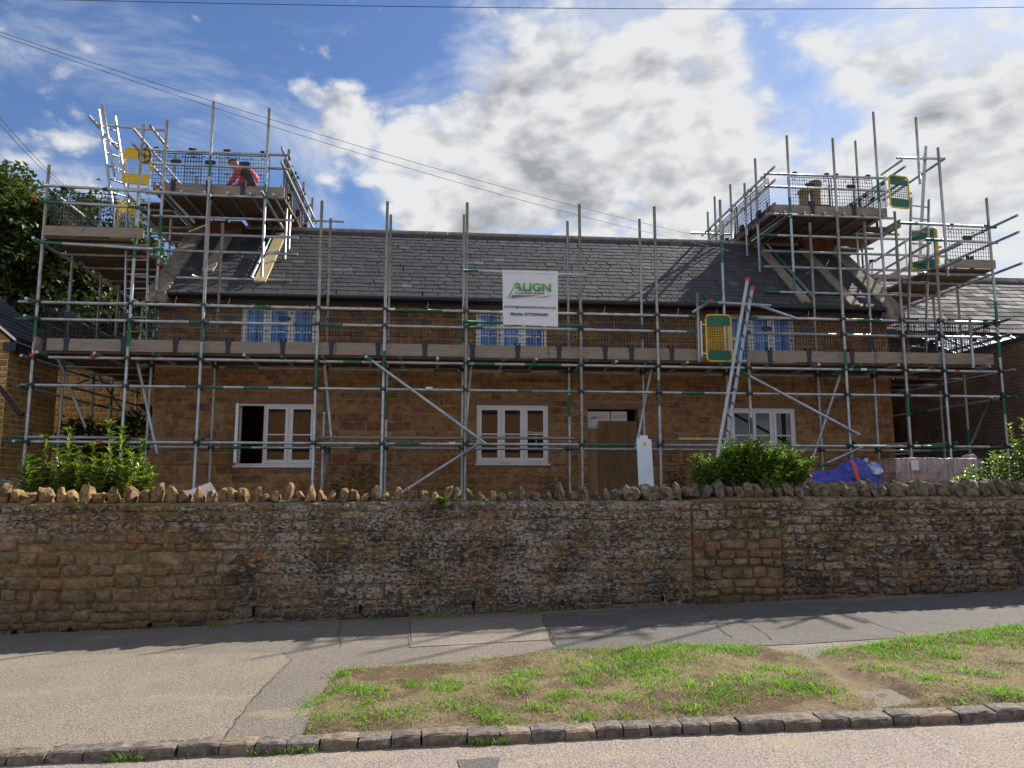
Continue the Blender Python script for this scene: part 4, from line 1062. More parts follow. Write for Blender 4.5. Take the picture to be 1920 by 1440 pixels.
for z in (2.36, 2.28): pole('ledger', (-6.9, YO + .22, z + .06), (-5.2, YO + .22, z + .06), bands=[(0, .25)])

# top platforms round the chimneys
def platform(x0, x1, z, ylo, yhi, flip):
    boards(x0, x1, ylo + .03, 15.35, z, 'x', 'deck_board', length=2.6)
    boards(x0, x1, 16.9, yhi, z, 'x', 'deck_board', length=2.6)
    ca, cb_ = (-4.86, -4.06) if x0 < 0 else (7.98, 8.76)
    boards(x0, ca, 15.36, 16.89, z + .04, 'x', 'deck_board', length=2.6); boards(cb_, x1, 15.36, 16.89, z + .04, 'x', 'deck_board', length=2.6)
    boards(ca, cb_, 15.36, 15.76, z + .02, 'x', 'deck_board', length=2.6)
    for k in range(6): pole('transom', (x0 + .15 + k * (x1 - x0 - .3) / 5, ylo - .15, z - .03), (x0 + .15 + k * (x1 - x0 - .3) / 5, yhi + .1, z - .03), bands=[])
    boxpart('toe_board', (x0, ylo - .01, z - .03), (x1 + .02, ylo + .026, z + .165), 'old_board', scaf)
    xs = x1 - .06 if x0 < 0 else x0 + .02
    boxpart('toe_board', (xs, ylo + .03, z + .042), (xs + .036, yhi, z + .225), 'old_board_y', scaf)
LPX0, LPX1, RPX0, RPX1 = -5.35, -2.98, 6.66, 9.02
PZ = 7.075
LY, RYY = 14.28, 14.23
platform(LPX0, LPX1, PZ, LY, 17.9, False); platform(RPX0, RPX1, PZ, RYY, 17.9, False)
boards(-6.05, LPX0 - .004, 14.95, 17.9, PZ, 'x', 'deck_board', length=2.6); boards(RPX1 + .004, 9.72, 14.95, 17.9, PZ, 'x', 'deck_board', length=2.6)
boxpart('toe_board', (-6.10, 14.9, PZ + .03), (-6.064, 17.9, PZ + .2), 'old_board_y', scaf); boxpart('toe_board', (9.73, 14.9, PZ + .03), (9.766, 17.9, PZ + .2), 'old_board_y', scaf)
for Y in (15.2, 16.2, 17.2): pole('transom', (-6.2, Y, PZ - .03), (-5.2, Y, PZ - .03), bands=[]); pole('transom', (8.9, Y, PZ - .03), (9.9, Y, PZ - .03), bands=[])
for (a, b_, y) in ((LPX0 - .1, LPX1 + .12, LY - .056), (RPX0 - .2, RPX1 + .1, RYY - .056)):
    for z in (7.86, 7.59, PZ - .06): pole('ledger', (a, y, z), (b_, y, z), bands=[])
    for (z, e) in ((6.58, 0), (6.25, .1), (5.93, .1), (5.42, 0)): pole('ledger', (a - .15 if a < 0 else a - .1, y, z), (b_ + .1 + e + (0.0 if a < 0 else .9), y, z), bands=[(0, .3)] if rnd.random() < .5 else [])
for (X, zt, zb) in ((-4.31, 8.84, 5.46), (-3.28, 8.76, 5.46)): pole('standard', (X, LY - .11, zb), (X, LY - .11, zt))
for (X, zt, zb) in ((6.94, 8.66, 5.46), (7.91, 8.65, 5.46), (8.82, 9.26, 5.46)): pole('standard', (X, RYY - .11, zb), (X, RYY - .11, zt))
# side and rear uprights with rails running back over the ridge
for (Y, zt) in ((14.9, 8.28), (15.25, 8.1), (16.6, 8.3), (17.8, 8.4)): pole('standard', (-3.03, Y, roof_z(Y if Y < RIDGE_Y else 2 * RIDGE_Y - Y) + .05), (-3.03, Y, zt), bands=[])
for (Y, zt) in ((14.9, 8.5), (15.5, 8.2), (16.3, 8.5), (17.3, 8.6), (17.8, 8.4)): pole('standard', (6.60, Y, roof_z(Y if Y < RIDGE_Y else 2 * RIDGE_Y - Y) + .05), (6.60, Y, zt), bands=[])
for z in (7.88, 7.61): pole('ledger', (-2.97, LY - .35, z), (-2.97, 18.1, z), bands=[]); pole('ledger', (6.54, RYY - .35, z), (6.54, 18.1, z), bands=[]); pole('ledger', (-5.42, LY - .9, z), (-5.42, 18.1, z), bands=[]); pole('ledger', (9.10, RYY - .6, z), (9.10, 18.1, z), bands=[])
for z in (7.86, 7.58): pole('ledger', (LPX0 - .2, 17.86, z), (LPX1 + .7, 17.86, z), bands=[]); pole('ledger', (RPX0 - .5, 17.86, z), (RPX1 + .3, 17.86, z), bands=[])
for (X, zt) in ((-5.3, 8.5), (-4.5, 8.75), (-3.7, 8.5)): pole('standard', (X, 17.92, 5.0), (X, 17.92, zt), bands=[])
for (X, zt) in ((7.4, 8.6), (8.2, 8.75), (9.0, 8.6)): pole('standard', (X, 17.92, 5.0), (X, 17.92, zt), bands=[])
for (X, Y, zt, zb) in ((9.05, 15.4, 8.4, 3.9), (9.14, 16.6, 8.7, 3.9), (9.45, 15.9, 9.5, 5.6), (-5.45, 15.6, 8.4, 3.9), (-5.45, 17.0, 8.5, 3.9), (-5.48, 14.0, 8.25, 5.6)): pole('standard', (X, Y, zb), (X, Y, zt), bands=[])
# frames over the ladder gaps: left
pole('ledger', pp(188, 234, 14.0), pp(310, 245, 14.0), bands=[]); pole('ledger', pp(166, 216, 13.4), pp(222, 280, 14.7), bands=[]); pole('ledger', pp(283, 238, 13.4), pp(315, 278, 14.2), bands=[], cap=0); pole('standard', pp(192, 198, 13.7), pp(215, 330, 13.7), bands=[])
pole('brace', pp(293, 345, 13.4), pp(364, 417, 14.6), bands=[], cap=None); pole('brace', pp(490, 358, 13.9), pp(530, 428, 15.4), bands=[]); pole('brace', pp(262, 398, 13.2), pp(325, 460, 15.2), bands=[])
# right
pole('ledger', pp(1681, 296, 14.0), pp(1771, 298, 14.0), bands=[]); pole('ledger', pp(1652, 328, 14.3), pp(1692, 300, 13.8), bands=[]); pole('ledger', pp(1655, 376, 15.2), pp(1772, 297, 13.6), bands=[]); pole('standard', pp(1717, 220, 13.9), pp(1725, 345, 13.9), bands=[])
pole('brace', pp(1482, 400, 14.0), pp(1410, 452, 15.5), bands=[]); pole('brace', pp(1480, 405, 14.1), pp(1418, 455, 15.9), bands=[]); pole('brace', pp(1634, 452, 15.2), pp(1688, 420, 13.6), bands=[])
for (a, ya, b_, yb) in (((1640, 490), 15.2, (1740, 425), 13.1), ((1640, 515), 15.2, (1745, 455), 13.1)): pole('ledger', pp(*a, ya), pp(*b_, yb), bands=[])
# gate frame over the main ladder gap
pole('ledger', pp(1310, 566, YO - .056), pp(1445, 573, YO - .056)); pole('ledger', pp(1300, 585, YO - .3 + .2), pp(1332, 565, YO - .5), bands=[], cap=1); pole('ledger', pp(1420, 572, YO - .35), pp(1493, 597, YO - .1), bands=[])
# roof boards with their tubes
for (X, y0, y1, m, w, wx) in ((-4.33, 14.45, 15.85, 'old_board_y', .20, 0), (-3.30, 14.15, 15.85, 'new_board', .21, .0), (7.06, 13.92, 16.0, 'old_board_y', .20, 0.0), (8.02, 13.87, 15.85, 'old_board_y', .20, -.0)):
    q, a, b_ = roof_board(X, y0, y1, m, w, wx); q.build('roof_board', m, scaf)
for (X, y0, y1) in ((-3.46, 14.2, 16.05), (7.24, 13.95, 15.95)):
    pole('roof_tube', Vector((X, y0, roof_z(y0))) + nrm * .085, Vector((X, y1, roof_z(y1))) + nrm * .085, bands=[(1.4, 2.2)])
for (px, py) in ((360, 517), (470, 520)):
    p = pp(px, py, 14.22); pole('roof_tube', p, p + Vector((.30, .02, -.10)), bands=[])
# header tubes carrying the banner
pole('ledger', (.40, YO - .056, 5.33), (2.56, YO - .056, 5.31)); pole('ledger', (.40, YO - .056, 4.43), (2.56, YO - .056, 4.40), bands=[(0, 2.2)])
# small red end caps and clips
for (px, py, Y) in ((60, 667, YO - .06), (175, 668, YO - .02), (270, 487, 13.6), (297, 497, YI), (185, 828, YO), (1796, 697, YO - .05), (1737, 514, 13.6)):
    p = pp(px, py, Y); B = MB(); B.tube([p - Vector((.03, 0, 0)), p + Vector((.03, 0, 0))], .034, 8); B.build('end_cap', 'red_plastic', scaf)

# ------------------------------------------------------------------ brick guards: wire panels hooked on the rails
GWD, GH = .92, .66
def guard_meshes():
    w = MB(); r = .0033
    n = 18
    for i in range(n + 1):
        x = -GWD / 2 + GWD * i / n; rr = r * (1.7 if i in (0, n) else 1); w.box((x - rr, -rr, 0), (x + rr, rr, GH))
    for k in range(10):
        z = GH * k / 9; rr = r * (1.8 if k in (0, 9) else 1); w.box((-GWD / 2, -rr - .005, z - rr), (GWD / 2, rr - .005, z + rr))
    for (i, z) in ((-.33, .60), (-.12, .60), (.12, .60), (.33, .60), (-.3, .27), (.05, .27), (.3, .27)): w.box((i - .018, -.010, z), (i + .018, -.006, z + .018))
    p = MB(); k = []
    for j in range(16):
        a = 2 * math.pi * j / 16; sx = .055 if math.cos(a) >= 0 else -.055; k.append((sx + .045 * math.cos(a), .045 * math.sin(a)))
    p.add([(x, -.014, .50 + z) for x, z in k] + [(x, -.008, .50 + z) for x, z in k], [tuple(range(16)), tuple(range(31, 15, -1))] + [(j, 16 + j, 16 + (j + 1) % 16, (j + 1) % 16) for j in range(16)])
    h = MB()
    h.box((-.035, -.085, -.13), (.035, -.068, .02)); h.box((-.045, -.085, .02), (.045, -.004, .10)); h.box((-.05, -.07, .10), (-.03, -.004, .14)); h.box((.03, -.07, .10), (.05, -.004, .14))
    t = MB()
    for s in (0,): t.tube([(s - .03, -.01, GH - .01), (s - .045, -.04, GH + .035), (s, -.075, GH + .075), (s + .045, -.04, GH + .035), (s + .03, -.01, GH - .01)], .009, 6); t.box((s - .04, -.10, GH + .045), (s + .04, -.01, GH + .075))
    return w.mesh('wire_mesh', 'black_wire'), p.mesh('plate', 'plate_dark'), h.mesh('toe_clip', 'plate_dark'), t.mesh('hook', 'black_wire')
GM = guard_meshes()
ORD = 'first second third fourth fifth sixth seventh eighth ninth tenth eleventh twelfth thirteenth fourteenth fifteenth sixteenth seventeenth eighteenth nineteenth twentieth'.split()
def guard(x, y, z, rz, label, group, clip=True):
    o = thing('brick_guard', (x, y, z), label, 'brick guard', group); o.rotation_euler = (R(rnd.uniform(-1.5, 1.5)), 0, rz)
    for nm, me in zip(('wire_mesh', 'plate', 'toe_clip', 'hook'), GM):
        if nm == 'toe_clip' and not clip: continue
        for s in ((-.34, .34) if nm == 'hook' else (0,)):
            c = bpy.data.objects.new(nm, me); COL.objects.link(c); c.parent = o; c.location.x = s
    return o
gx = [px for px in (128, 235, 332, 430, 532, 623, 710, 797, 886, 970, 1047, 1133, 1182, 1257)]
gpx = [at(px, 640, YO + .15).x for px in gx] + [at(px, 650, YO + .15).x for px in (1440, 1513, 1593, 1674, 1750, 1815)]
for i, X in enumerate(gpx):
    guard(X, YO + .16, DZ + .16, 0, 'black wire guard behind the long toe board, %s from the end by the tree' % ORD[i], 'guards on the long deck')
for i, X in enumerate((-4.98, -4.35, -3.72)):
    guard(X, LY + .045, PZ + .12, 0, 'black wire guard fronting the top platform with the worker, %s from the yellow gate' % ORD[i], 'guards on the worker platform')
guard(-5.95, YO + .02, 5.85, 0, 'black wire guard fronting the small deck beside the tree', 'guards on the gable decks')
for i, X in enumerate((7.45, 8.33)):
    guard(X, RYY + .045, PZ + .12, 0, 'black wire guard %s the chimney pots on the high platform' % ('in front of', 'on the tall ladder side of')[i], 'guards on the chimney platform')
for i, Y in enumerate((14.85, 15.75, 16.65, 17.4)):
    guard(6.64, Y, PZ + .12, -math.pi / 2, 'wire guard on the slate side of the chimney pot platform, %s from the front' % ORD[i], 'guards on the chimney platform')
for i, Y in enumerate((14.85, 15.75, 16.65)):
    guard(-3.0, Y, PZ + .12, math.pi / 2, 'wire guard on the ridge side of the worker platform, %s from the front' % ORD[i], 'guards on the worker platform')
guard(9.82, YO + .02, 5.74, 0, 'black wire guard fronting the outermost small deck above the brick pallet', 'guards on the gable decks')
for i, Y in enumerate((13.65, 14.6, 15.6, 16.5)): guard(RX - .02, Y, DZ + .14, math.pi / 2, 'wire guard along the brown brick wall end of the long deck, %s from the front' % ORD[i], 'guards on the gable ends')
for i, Y in enumerate((13.7, 14.7, 15.7)): guard(LX + .02, Y, DZ + .14, -math.pi / 2, 'wire guard along the tree end of the long deck, %s from the front' % ORD[i], 'guards on the gable ends')
for i, Y in enumerate((13.6, 14.6)): guard(LX + .02, Y, 5.85, -math.pi / 2, 'wire guard down the tree side of the small upper deck, %s from the front' % ORD[i], 'guards on the gable decks')
for i, Y in enumerate((14.9, 15.8)): guard(9.15, Y, PZ + .12, math.pi / 2, 'wire guard behind the top green gate, %s from the front' % ORD[i], 'guards on the chimney platform')
guard(9.2, 15.6, 5.74, math.pi / 2, 'black wire guard low against the roof end beside the brown deck', 'guards on the gable decks')

# ------------------------------------------------------------------ ladders
def ladder(p, q2, width, label, side=None, step=.25, sty=.027):
    p, q2 = Vector(p), Vector(q2); d = (q2 - p).normalized(); L = (q2 - p).length
    s = Vector(side).normalized() if side else Vector((1, 0, 0)); s = (s - d * s.dot(d)).normalized(); nn = d.cross(s)
    root = thing('ladder', p, label, 'ladder', 'ladders on the scaffold')
    for k in (-1, 1):
        B = MB(); B.obox((p + q2) / 2 + s * (k * width / 2), s * (sty * .4), nn * sty, d * (L / 2)); B.build('stile', 'aluminium', root)
    n = int(L / step)
    for i in range(n):
        c = p + d * (step * (i + .6)); B = MB(); B.tube([c - s * (width / 2 - sty * .4), c + s * (width / 2 - sty * .4)], .016, 8); B.build('rung', 'aluminium', root)
    return root, s, d
# main ladder: the two stiles of the photograph give its edge-on stance
a = at(1340, 865, 12.62); b_ = at(1397, 540, 12.92); c2 = at(1360, 868, 12.30)
foot = Vector((4.86, 12.45, 1.0)); head = Vector((5.50, 12.80, 5.15))
foot = (at(1350, 865, 12.45)); head = at(1406, 534, 12.82); dd = (head - foot).normalized(); foot = foot - dd * ((foot.z - 1.0) / dd.z)
ml, s_, d_ = ladder(foot, head, .34, 'long aluminium ladder rising from the garden to the gate on the main deck', (.62, .80, 0), .25)
for k in (-1, 1):
    B = MB(); e = head + s_ * (k * .17); B.obox(e + d_ * .02, s_ * .018, d_.cross(s_) * .036, d_ * .03); B.build('end_cap', 'red_plastic', ml)
ladder((at(255, 640, 13.45).x, 13.45, DZ + .04), Vector((at(262, 340, 13.35).x, 13.3, at(262, 335, 13.3).z)), .36, 'aluminium ladder from the long deck to the small deck by the tree', (1, 0, 0))
ladder(Vector((at(248, 440, 14.0).x - .05, 14.0, 5.74)), at(200, 212, 13.9), .36, 'aluminium ladder climbing to the platform where the worker stoops', (.5, 1, 0))
ladder((at(1713, 612, 13.5).x, 13.5, DZ + .04), at(1725, 372, 13.4), .36, 'aluminium ladder from the long deck up past the lower green gate', (1, 0, 0))
ladder(Vector((at(1720, 500, 14.1).x, 14.1, 5.64)), at(1735, 282, 14.2), .36, 'topmost aluminium ladder leaning to the chimney pot platform', (.6, 1, 0))

# ------------------------------------------------------------------ safety gates
def gate(c, w, h, rz, label, cols=('yellow_paint', 'gate_green'), mesh_m='yellow_paint'):
    root = thing('safety_gate', c, label, 'safety gate', 'ladder gates'); root.rotation_euler = (0, 0, rz)
    def put(B, name, m):
        me = B.mesh(name, m); o = bpy.data.objects.new(name, me); COL.objects.link(o); o.parent = root
    rc = .07; path = []
    for (cx, cz, a0) in ((w / 2 - rc, h / 2 - rc, 0), (-w / 2 + rc, h / 2 - rc, 90), (-w / 2 + rc, -h / 2 + rc, 180), (w / 2 - rc, -h / 2 + rc, 270)):
        for j in range(5): a = R(a0 + 22.5 * j); path.append((cx + rc * math.cos(a), 0, cz + rc * math.sin(a)))
    path.append(path[0]); B = MB(); B.tube(path, .017, 8, cap=False); put(B, 'frame', cols[0])
    for s in (1, -1):
        pts = []
        for (cx, sx, a0) in ((w / 2 - rc, 1, 0), (-w / 2 + rc, -1, 90)):
            for j in range(5): a = R(a0 + 22.5 * j); pts.append((cx + (rc - .012) * math.cos(a), h / 2 - rc + (rc - .012) * math.sin(a)))
        pts += [(-w / 2 + .012, h / 2 - .19), (w / 2 - .012, h / 2 - .19)]
        pts = [(x, z * s) for x, z in pts]; n = len(pts); B = MB()
        B.add([(x, -.006, z) for x, z in pts] + [(x, .006, z) for x, z in pts], [tuple(range(n)), tuple(range(2 * n - 1, n - 1, -1))] + [(j, n + j, n + (j + 1) % n, (j + 1) % n) for j in range(n)]); put(B, 'panel', cols[1])
    B = MB(); hz = h / 2 - .19
    nn_ = int(w / .042)
    for i in range(1, nn_): x = -w / 2 + w * i / nn_; B.box((x - .0035, -.0035, -hz), (x + .0035, .0035, hz))
    mm_ = int(2 * hz / .042)
    for i in range(1, mm_): z = -hz + 2 * hz * i / mm_; B.box((-w / 2, -.0085, z - .0035), (w / 2, -.0035, z + .0035))
    put(B, 'mesh_infill', mesh_m)
    B = MB(); B.tube([(-w / 2 - .09, 0, -.34), (-w / 2 - .09, 0, .30)], .014, 8); B.tube([(-w / 2 - .09, 0, .24), (-w / 2, 0, .24)], .011, 6); B.tube([(-w / 2 - .09, 0, -.28), (-w / 2, 0, -.28)], .011, 6); put(B, 'hinge_post', 'paper')
    B = MB(); B.box((w / 2 + .01, -.012, -.02), (w / 2 + .07, .012, .02)); put(B, 'latch', cols[0])
p = at(1348, 634, 12.93); gate((p.x, 12.93, p.z), .455, .83, 0, 'yellow framed gate with green panels beside the long aluminium ladder')
p = at(257, 312, 13.9); gate((p.x, 13.9, p.z), .44, .66, R(8), 'all yellow gate beside the high platform where the worker stoops', ('yellow_paint', 'yellow_paint'), 'galvanised')
p = at(240, 425, 13.7); gate((p.x, 13.7, p.z), .42, .84, R(62), 'yellow gate seen edge on at the small deck by the tree', ('yellow_paint', 'yellow_paint'), 'galvanised')
p = at(1686, 360, 13.9); gate((p.x, 13.9, p.z), .46, .66, R(10), 'highest gate, green panelled, next to the chimney pot platform', mesh_m='black_wire')
p = at(1733, 468, 13.6); gate((p.x, 13.6, p.z), .46, .80, R(-42), 'green panelled gate turned sideways over the brown deck', mesh_m='paper')

# ------------------------------------------------------------------ small site gear
gwh = thing('gin_wheel', at(272, 290, 13.75), 'round rust coloured pulley wheel hanging inside the all yellow gate', 'pulley')
c = at(272, 292, 13.75); B = MB(); ringp = [(c.x + .10 * math.cos(a_ * math.pi / 10), c.y, c.z + .13 * math.sin(a_ * math.pi / 10)) for a_ in range(21)]
B.tube(ringp, .022, 8, cap=False); B.build('rim', 'brick_red', gwh, smooth=True)
B = MB(); B.tube([(c.x - .10, c.y, c.z), (c.x + .10, c.y, c.z)], .012, 6); B.tube([(c.x, c.y, c.z - .13), (c.x, c.y, c.z + .13)], .012, 6); B.tube([(c.x, c.y - .03, c.z), (c.x, c.y + .03, c.z)], .03, 8); B.build('spokes', 'coupler_steel', gwh)
B = MB(); B.tube([(c.x, c.y, c.z + .13), (c.x + .02, c.y, c.z + .18), (c.x, c.y, c.z + .24)], .012, 6); B.build('hanger', 'coupler_steel', gwh)
sb = thing('tool_case', at(405, 640, 13.55), 'small black case standing on the main deck near the open window', 'case')
c = at(405, 634, 13.55); B = MB(); z0 = DZ + .042; B.box((c.x - .13, 13.48, z0), (c.x + .13, 13.62, z0 + .27)); B.box((c.x - .137, 13.474, z0 + .20), (c.x + .137, 13.626, z0 + .215)); B.build('case_body', 'gutter_black', sb)
B = MB(); B.tube([(c.x - .05, 13.55, z0 + .27), (c.x - .05, 13.55, z0 + .305), (c.x + .05, 13.55, z0 + .305), (c.x + .05, 13.55, z0 + .27)], .009, 6); B.build('handle', 'plate_dark', sb)

# ------------------------------------------------------------------ banner
bn = thing('banner', (1.56, 12.90, 4.38), 'white scaffolding company banner with green logo tied to two tubes', 'banner')
B = MB(); nx, nz = 14, 12; bx0, bx1, bz0, bz1 = 1.075, 2.045, 4.385, 5.345
def bany(u, v): return 12.895 + .010 * math.sin(u * 7 + 1) * (1 - v) + .006 * math.sin(u * 13 + v * 5)
vs = [(bx0 + (bx1 - bx0) * i / nx + (.012 * (1 - k / nz) if i == 0 else 0), bany(i / nx, k / nz), bz0 + (bz1 - bz0) * k / nz - .02 * i / nx) for k in range(nz + 1) for i in range(nx + 1)]
B.add(vs, [(k * (nx + 1) + i, k * (nx + 1) + i + 1, (k + 1) * (nx + 1) + i + 1, (k + 1) * (nx + 1) + i) for k in range(nz) for i in range(nx)])
bs_ = B.build('sheet', 'banner_white', bn, smooth=True)
BYT = 12.872
def spx(x, y):      # banner position measured on the 1646 px close-up
    return at(920 + x * 160 / 1646, 490 + y * 140 / 1440, BYT)
def wr(s, x0, y0, x1, y1, h_px, m, bold=0.0, shear=0, sp=1):
    a = spx(x0, y0); b2 = spx(x1, y1); hgt = (spx(x0, y0 - h_px) - a).length
    text_mesh('lettering', s, hgt / .70, m, bn, a, roty=-math.atan2(b2.z - a.z, b2.x - a.x), bold=bold, shear=shear, spacing=sp, width=(b2 - a).length)
wr('LIGN', 612, 562, 1165, 578, 148, 'print_green', .006)
wr('SCAFFOLDING', 470, 625, 1035, 638, 38, 'print_dark', .0016, .1, 1.3)
wr('JORDAN@ALIGNSCAFFOLDING.CO.UK', 260, 888, 1262, 917, 36, 'print_dark', .0016)
wr('Mobile: 07772942495', 385, 1035, 1108, 1055, 50, 'print_dark', .0022)
def shape(pts, m):
    P = [spx(*p) for p in pts]; q = MB(); q.add(P, [tuple(range(len(P)))]); q.build('logo_shape', m, bn)
shape([(262, 715), (330, 690), (365, 640), (430, 520), (480, 410), (545, 410), (548, 425), (470, 470), (420, 570), (380, 650), (345, 690)], 'print_green')
shape([(545, 410), (610, 562), (548, 562), (535, 522), (470, 520), (485, 488), (545, 488), (520, 440), (500, 430)], 'print_green')
shape([(350, 706), (395, 690), (420, 648), (700, 655), (990, 662), (800, 672), (560, 688), (420, 706)], 'print_grey')
shape([(820, 700), (950, 690), (1080, 668), (1240, 655), (1080, 684), (950, 700)], 'print_grey')
# header hem of the banner
B = MB(); B.box((bx0, 12.885, 5.30), (bx1, 12.893, 5.345)); B.build('hem', 'banner_white', bn)

# ------------------------------------------------------------------ things in the garden
wb = thing('white_board', (3.40, 12.2, 1.0), 'tall pale board with notched top leaning beside the blocked doorway', 'board')
B = MB(); P = [at(x_, y_, 12.2) for x_, y_ in ((1206, 925), (1235, 925), (1224.5, 823), (1218, 822.5), (1218, 815.5), (1203, 815.5), (1203, 821), (1197, 820.5))]
f0 = (P[0] - P[2]); ext = Vector((f0.x / abs(f0.z), 0, -1)) * (P[0].z - 1.0)
P[0] = P[0] + ext; P[1] = P[1] + ext
def lean(v): return Vector((v.x, 12.0 + (v.z - 1.0) * .22, v.z))
n = len(P); B.add([lean(v) for v in P] + [lean(v) + Vector((0, .02, 0)) for v in P], [tuple(range(n)), tuple(range(2 * n - 1, n - 1, -1))] + [(j, n + j, n + (j + 1) % n, (j + 1) % n) for j in range(n)])
B.build('panel', 'board_pale', wb)
c = at(1211.5, 832, 12.2); B = MB(); v = [lean(c + Vector((dx, 0, dz))) - Vector((0, .004, 0)) for dx, dz in ((-.03, -.03), (.03, -.03), (.03, .03), (-.03, .03))]; B.add(v, [(0, 1, 2, 3)]); B.build('sticker', 'yellow_paint', wb)

# pallet of bricks in clear film
pl = thing('brick_pallet', (7.55, 11.4, .98), 'pallet of pink bricks wrapped in clear film behind the wall', 'brick pallet')
for k in range(3): boxpart('pallet_bearer', (6.95 + k * .6, 11.02, 1.0), (7.05 + k * .6, 11.85, 1.148), 'old_board', pl)
boxpart('pallet_deck', (6.90, 11.02, 1.15), (8.24, 11.85, 1.172), 'old_board', pl)
z = 1.175; row = 0
while z < 1.98:
    h = .215 if row % 2 == 0 else .106; x = 6.90; row += 1
    while x < 8.22:
        w = .068 if row % 2 else .215
        if x + w > 8.245: break
        boxpart('brick', (x + .003, 11.03, z + .002), (x + w - .003, 11.13, z + h - .003), 'pink_brick', pl); x += w
    boxpart('brick', (6.91, 11.135, z + .002), (8.21, 11.84, z + h - .003), 'pink_brick', pl)
    z += h
B = MB(); nx = 22; xs = [6.86 + (8.27 - 6.86) * i / nx for i in range(nx + 1)]; vs = []
for X in xs:
    j = lambda a: rnd.uniform(-a, a)
    vs += [(X + j(.004), 11.018 + j(.004), 1.10), (X + j(.01), 11.015 + j(.006), 1.45), (X + j(.01), 11.012 + j(.006), 1.8), (X + j(.01), 11.02, z + .012 + j(.012)), (X + j(.01), 11.4, z + .03 + j(.015)), (X, 11.86, z + .01)]
B.add(vs, [(i * 6 + k, i * 6 + 6 + k, i * 6 + 7 + k, i * 6 + 1 + k) for i in range(nx) for k in range(5)]); B.build('film_wrap', 'plastic_wrap', pl, smooth=True)
B = MB(); B.box((7.10, 10.995, z - .17), (7.22, 11.0, z - .02)); B.build('paper_label', 'paper', pl)
lump((8.10, 11.1, z + .03), .10, .06, .05, .2, 3.3, 'plastic_wrap', pl, 'film_knot', .5)

# slumped blue bulk bag
bag = thing('bulk_bag', (5.7, 10.6, .97), 'slumped blue bulk bag with red straps behind the coping stones', 'bag')
B = MB(); nu, nv = 52, 30; vs = []
def bagtop(u):
    X = 5.05 + 1.3 * u
    return 1.84 + .22 * math.exp(-((u - .78) / .16) ** 2) + .17 * math.exp(-((u - .02) / .12) ** 2) - .02 * math.sin(u * 9) + .02 * mnoise.noise(Vector((u * 5, 2, 0)))
for i in range(nu + 1):
    u = i / nu; X = 5.05 + 1.18 * u; zt = bagtop(u)
    for k in range(nv + 1):
        a = math.pi * k / nv; kk = k; k = k * 16 / 30
        wr_ = .075 * (.5 - abs(mnoise.noise(Vector((u * 5.5 + k * .12, k * .33, 1))))) + .03 * (.5 - abs(mnoise.noise(Vector((u * 14 - k * .3, k * .5, 4)))))-.04
        vs.append((X + .03 * math.sin(k * .7 + u * 4) , 10.6 - (.32 + wr_) * math.cos(a), .98 + (zt - .98) * (math.sin(a) ** .45) + wr_))
B.add(vs, [(i * (nv + 1) + k, (i + 1) * (nv + 1) + k, (i + 1) * (nv + 1) + k + 1, i * (nv + 1) + k + 1) for i in range(nu) for k in range(nv)])
B.build('bag_body', 'bag_blue', bag, smooth=True)
B = MB(); vs = []
for i in range(9):      # turned-out mouth, pale lining
    a = -.5 + i * .36; rr = .12 + .035 * math.sin(i * 2.1)
    for k in range(7):
        t = k / 6; vs.append((6.04 + .10 * math.sin(a) * t * 1.3 + .10 * t, 10.46 + .10 * math.cos(a * .9) - .1 * t, 1.86 + rr * math.cos(a) * (.4 + .75 * math.sin(t * math.pi * .8))))
B.add(vs, [(i * 7 + k, i * 7 + 7 + k, i * 7 + 8 + k, i * 7 + 1 + k) for i in range(8) for k in range(6)]); B.build('lining', 'bag_lining', bag, smooth=True)
def strap(p0, p1, w=.05):
    a, b2 = Vector(p0), Vector(p1); q = MB(); n = 6; s = Vector((w / 2, 0, .0))
    L, Rr = [], []
    for i in range(n + 1):
        p = a.lerp(b2, i / n) + Vector((.012 * math.sin(i * 1.3), -.012 * math.sin(math.pi * i / n), 0)); L.append(p - s); Rr.append(p + s)
    q.add(L + Rr + [v + Vector((0, .006, 0)) for v in L + Rr], [(i, i + n + 1, i + n + 2, i + 1) for i in range(n)] + [(2 * n + 2 + i, 2 * n + 3 + i, 3 * n + 4 + i, 3 * n + 3 + i) for i in range(n)]); q.build('strap', 'strap_red', bag)
strap(at(1596, 862, 10.28), at(1616, 915, 10.22), .055); strap(at(1517, 870, 10.28), at(1521, 905, 10.24), .035)
bg2 = thing('bulk_bag', (5.12, 11.0, .97), 'dark blue bag mouth standing between the hedge and the slumped bag', 'bag')
B = MB(); prof = [(0, .24), (.5, .26), (.85, .24), (.97, .22), (1.0, .18)]
B.tube([(5.13 + .02 * math.sin(3 * a), 11.0, .98 + 1.04 * a) for a, _ in prof], [r_ for _, r_ in prof], 16, cap=True); B.build('bag_body', 'bag_blue', bg2, smooth=True)

# loose papers / plastic behind the coping
sh = thing('white_sheet', (-2.9, 9.95, 1.0), 'crumpled white plastic sheet poking above the coping stones', 'sheet')
B = MB(); pts = [(335, 925), (365, 915), (397, 904), (413, 930), (408, 946), (380, 950), (340, 948)]
P = [at(x_, y_, 9.95) + Vector((0, rnd.uniform(-.05, .05), 0)) for x_, y_ in pts]; n = len(P); cc = sum(P, Vector()) / n + Vector((0, -.06, .02))
lowp = [Vector((v.x, 9.98, 1.0)) for v in (P[-1], P[3])]
B.add(P + [cc] + lowp, [(i, (i + 1) % n, n) for i in range(n)] + [(n - 1, n + 1, n + 2, 3)]); B.build('folded_sheet', 'paper', sh)

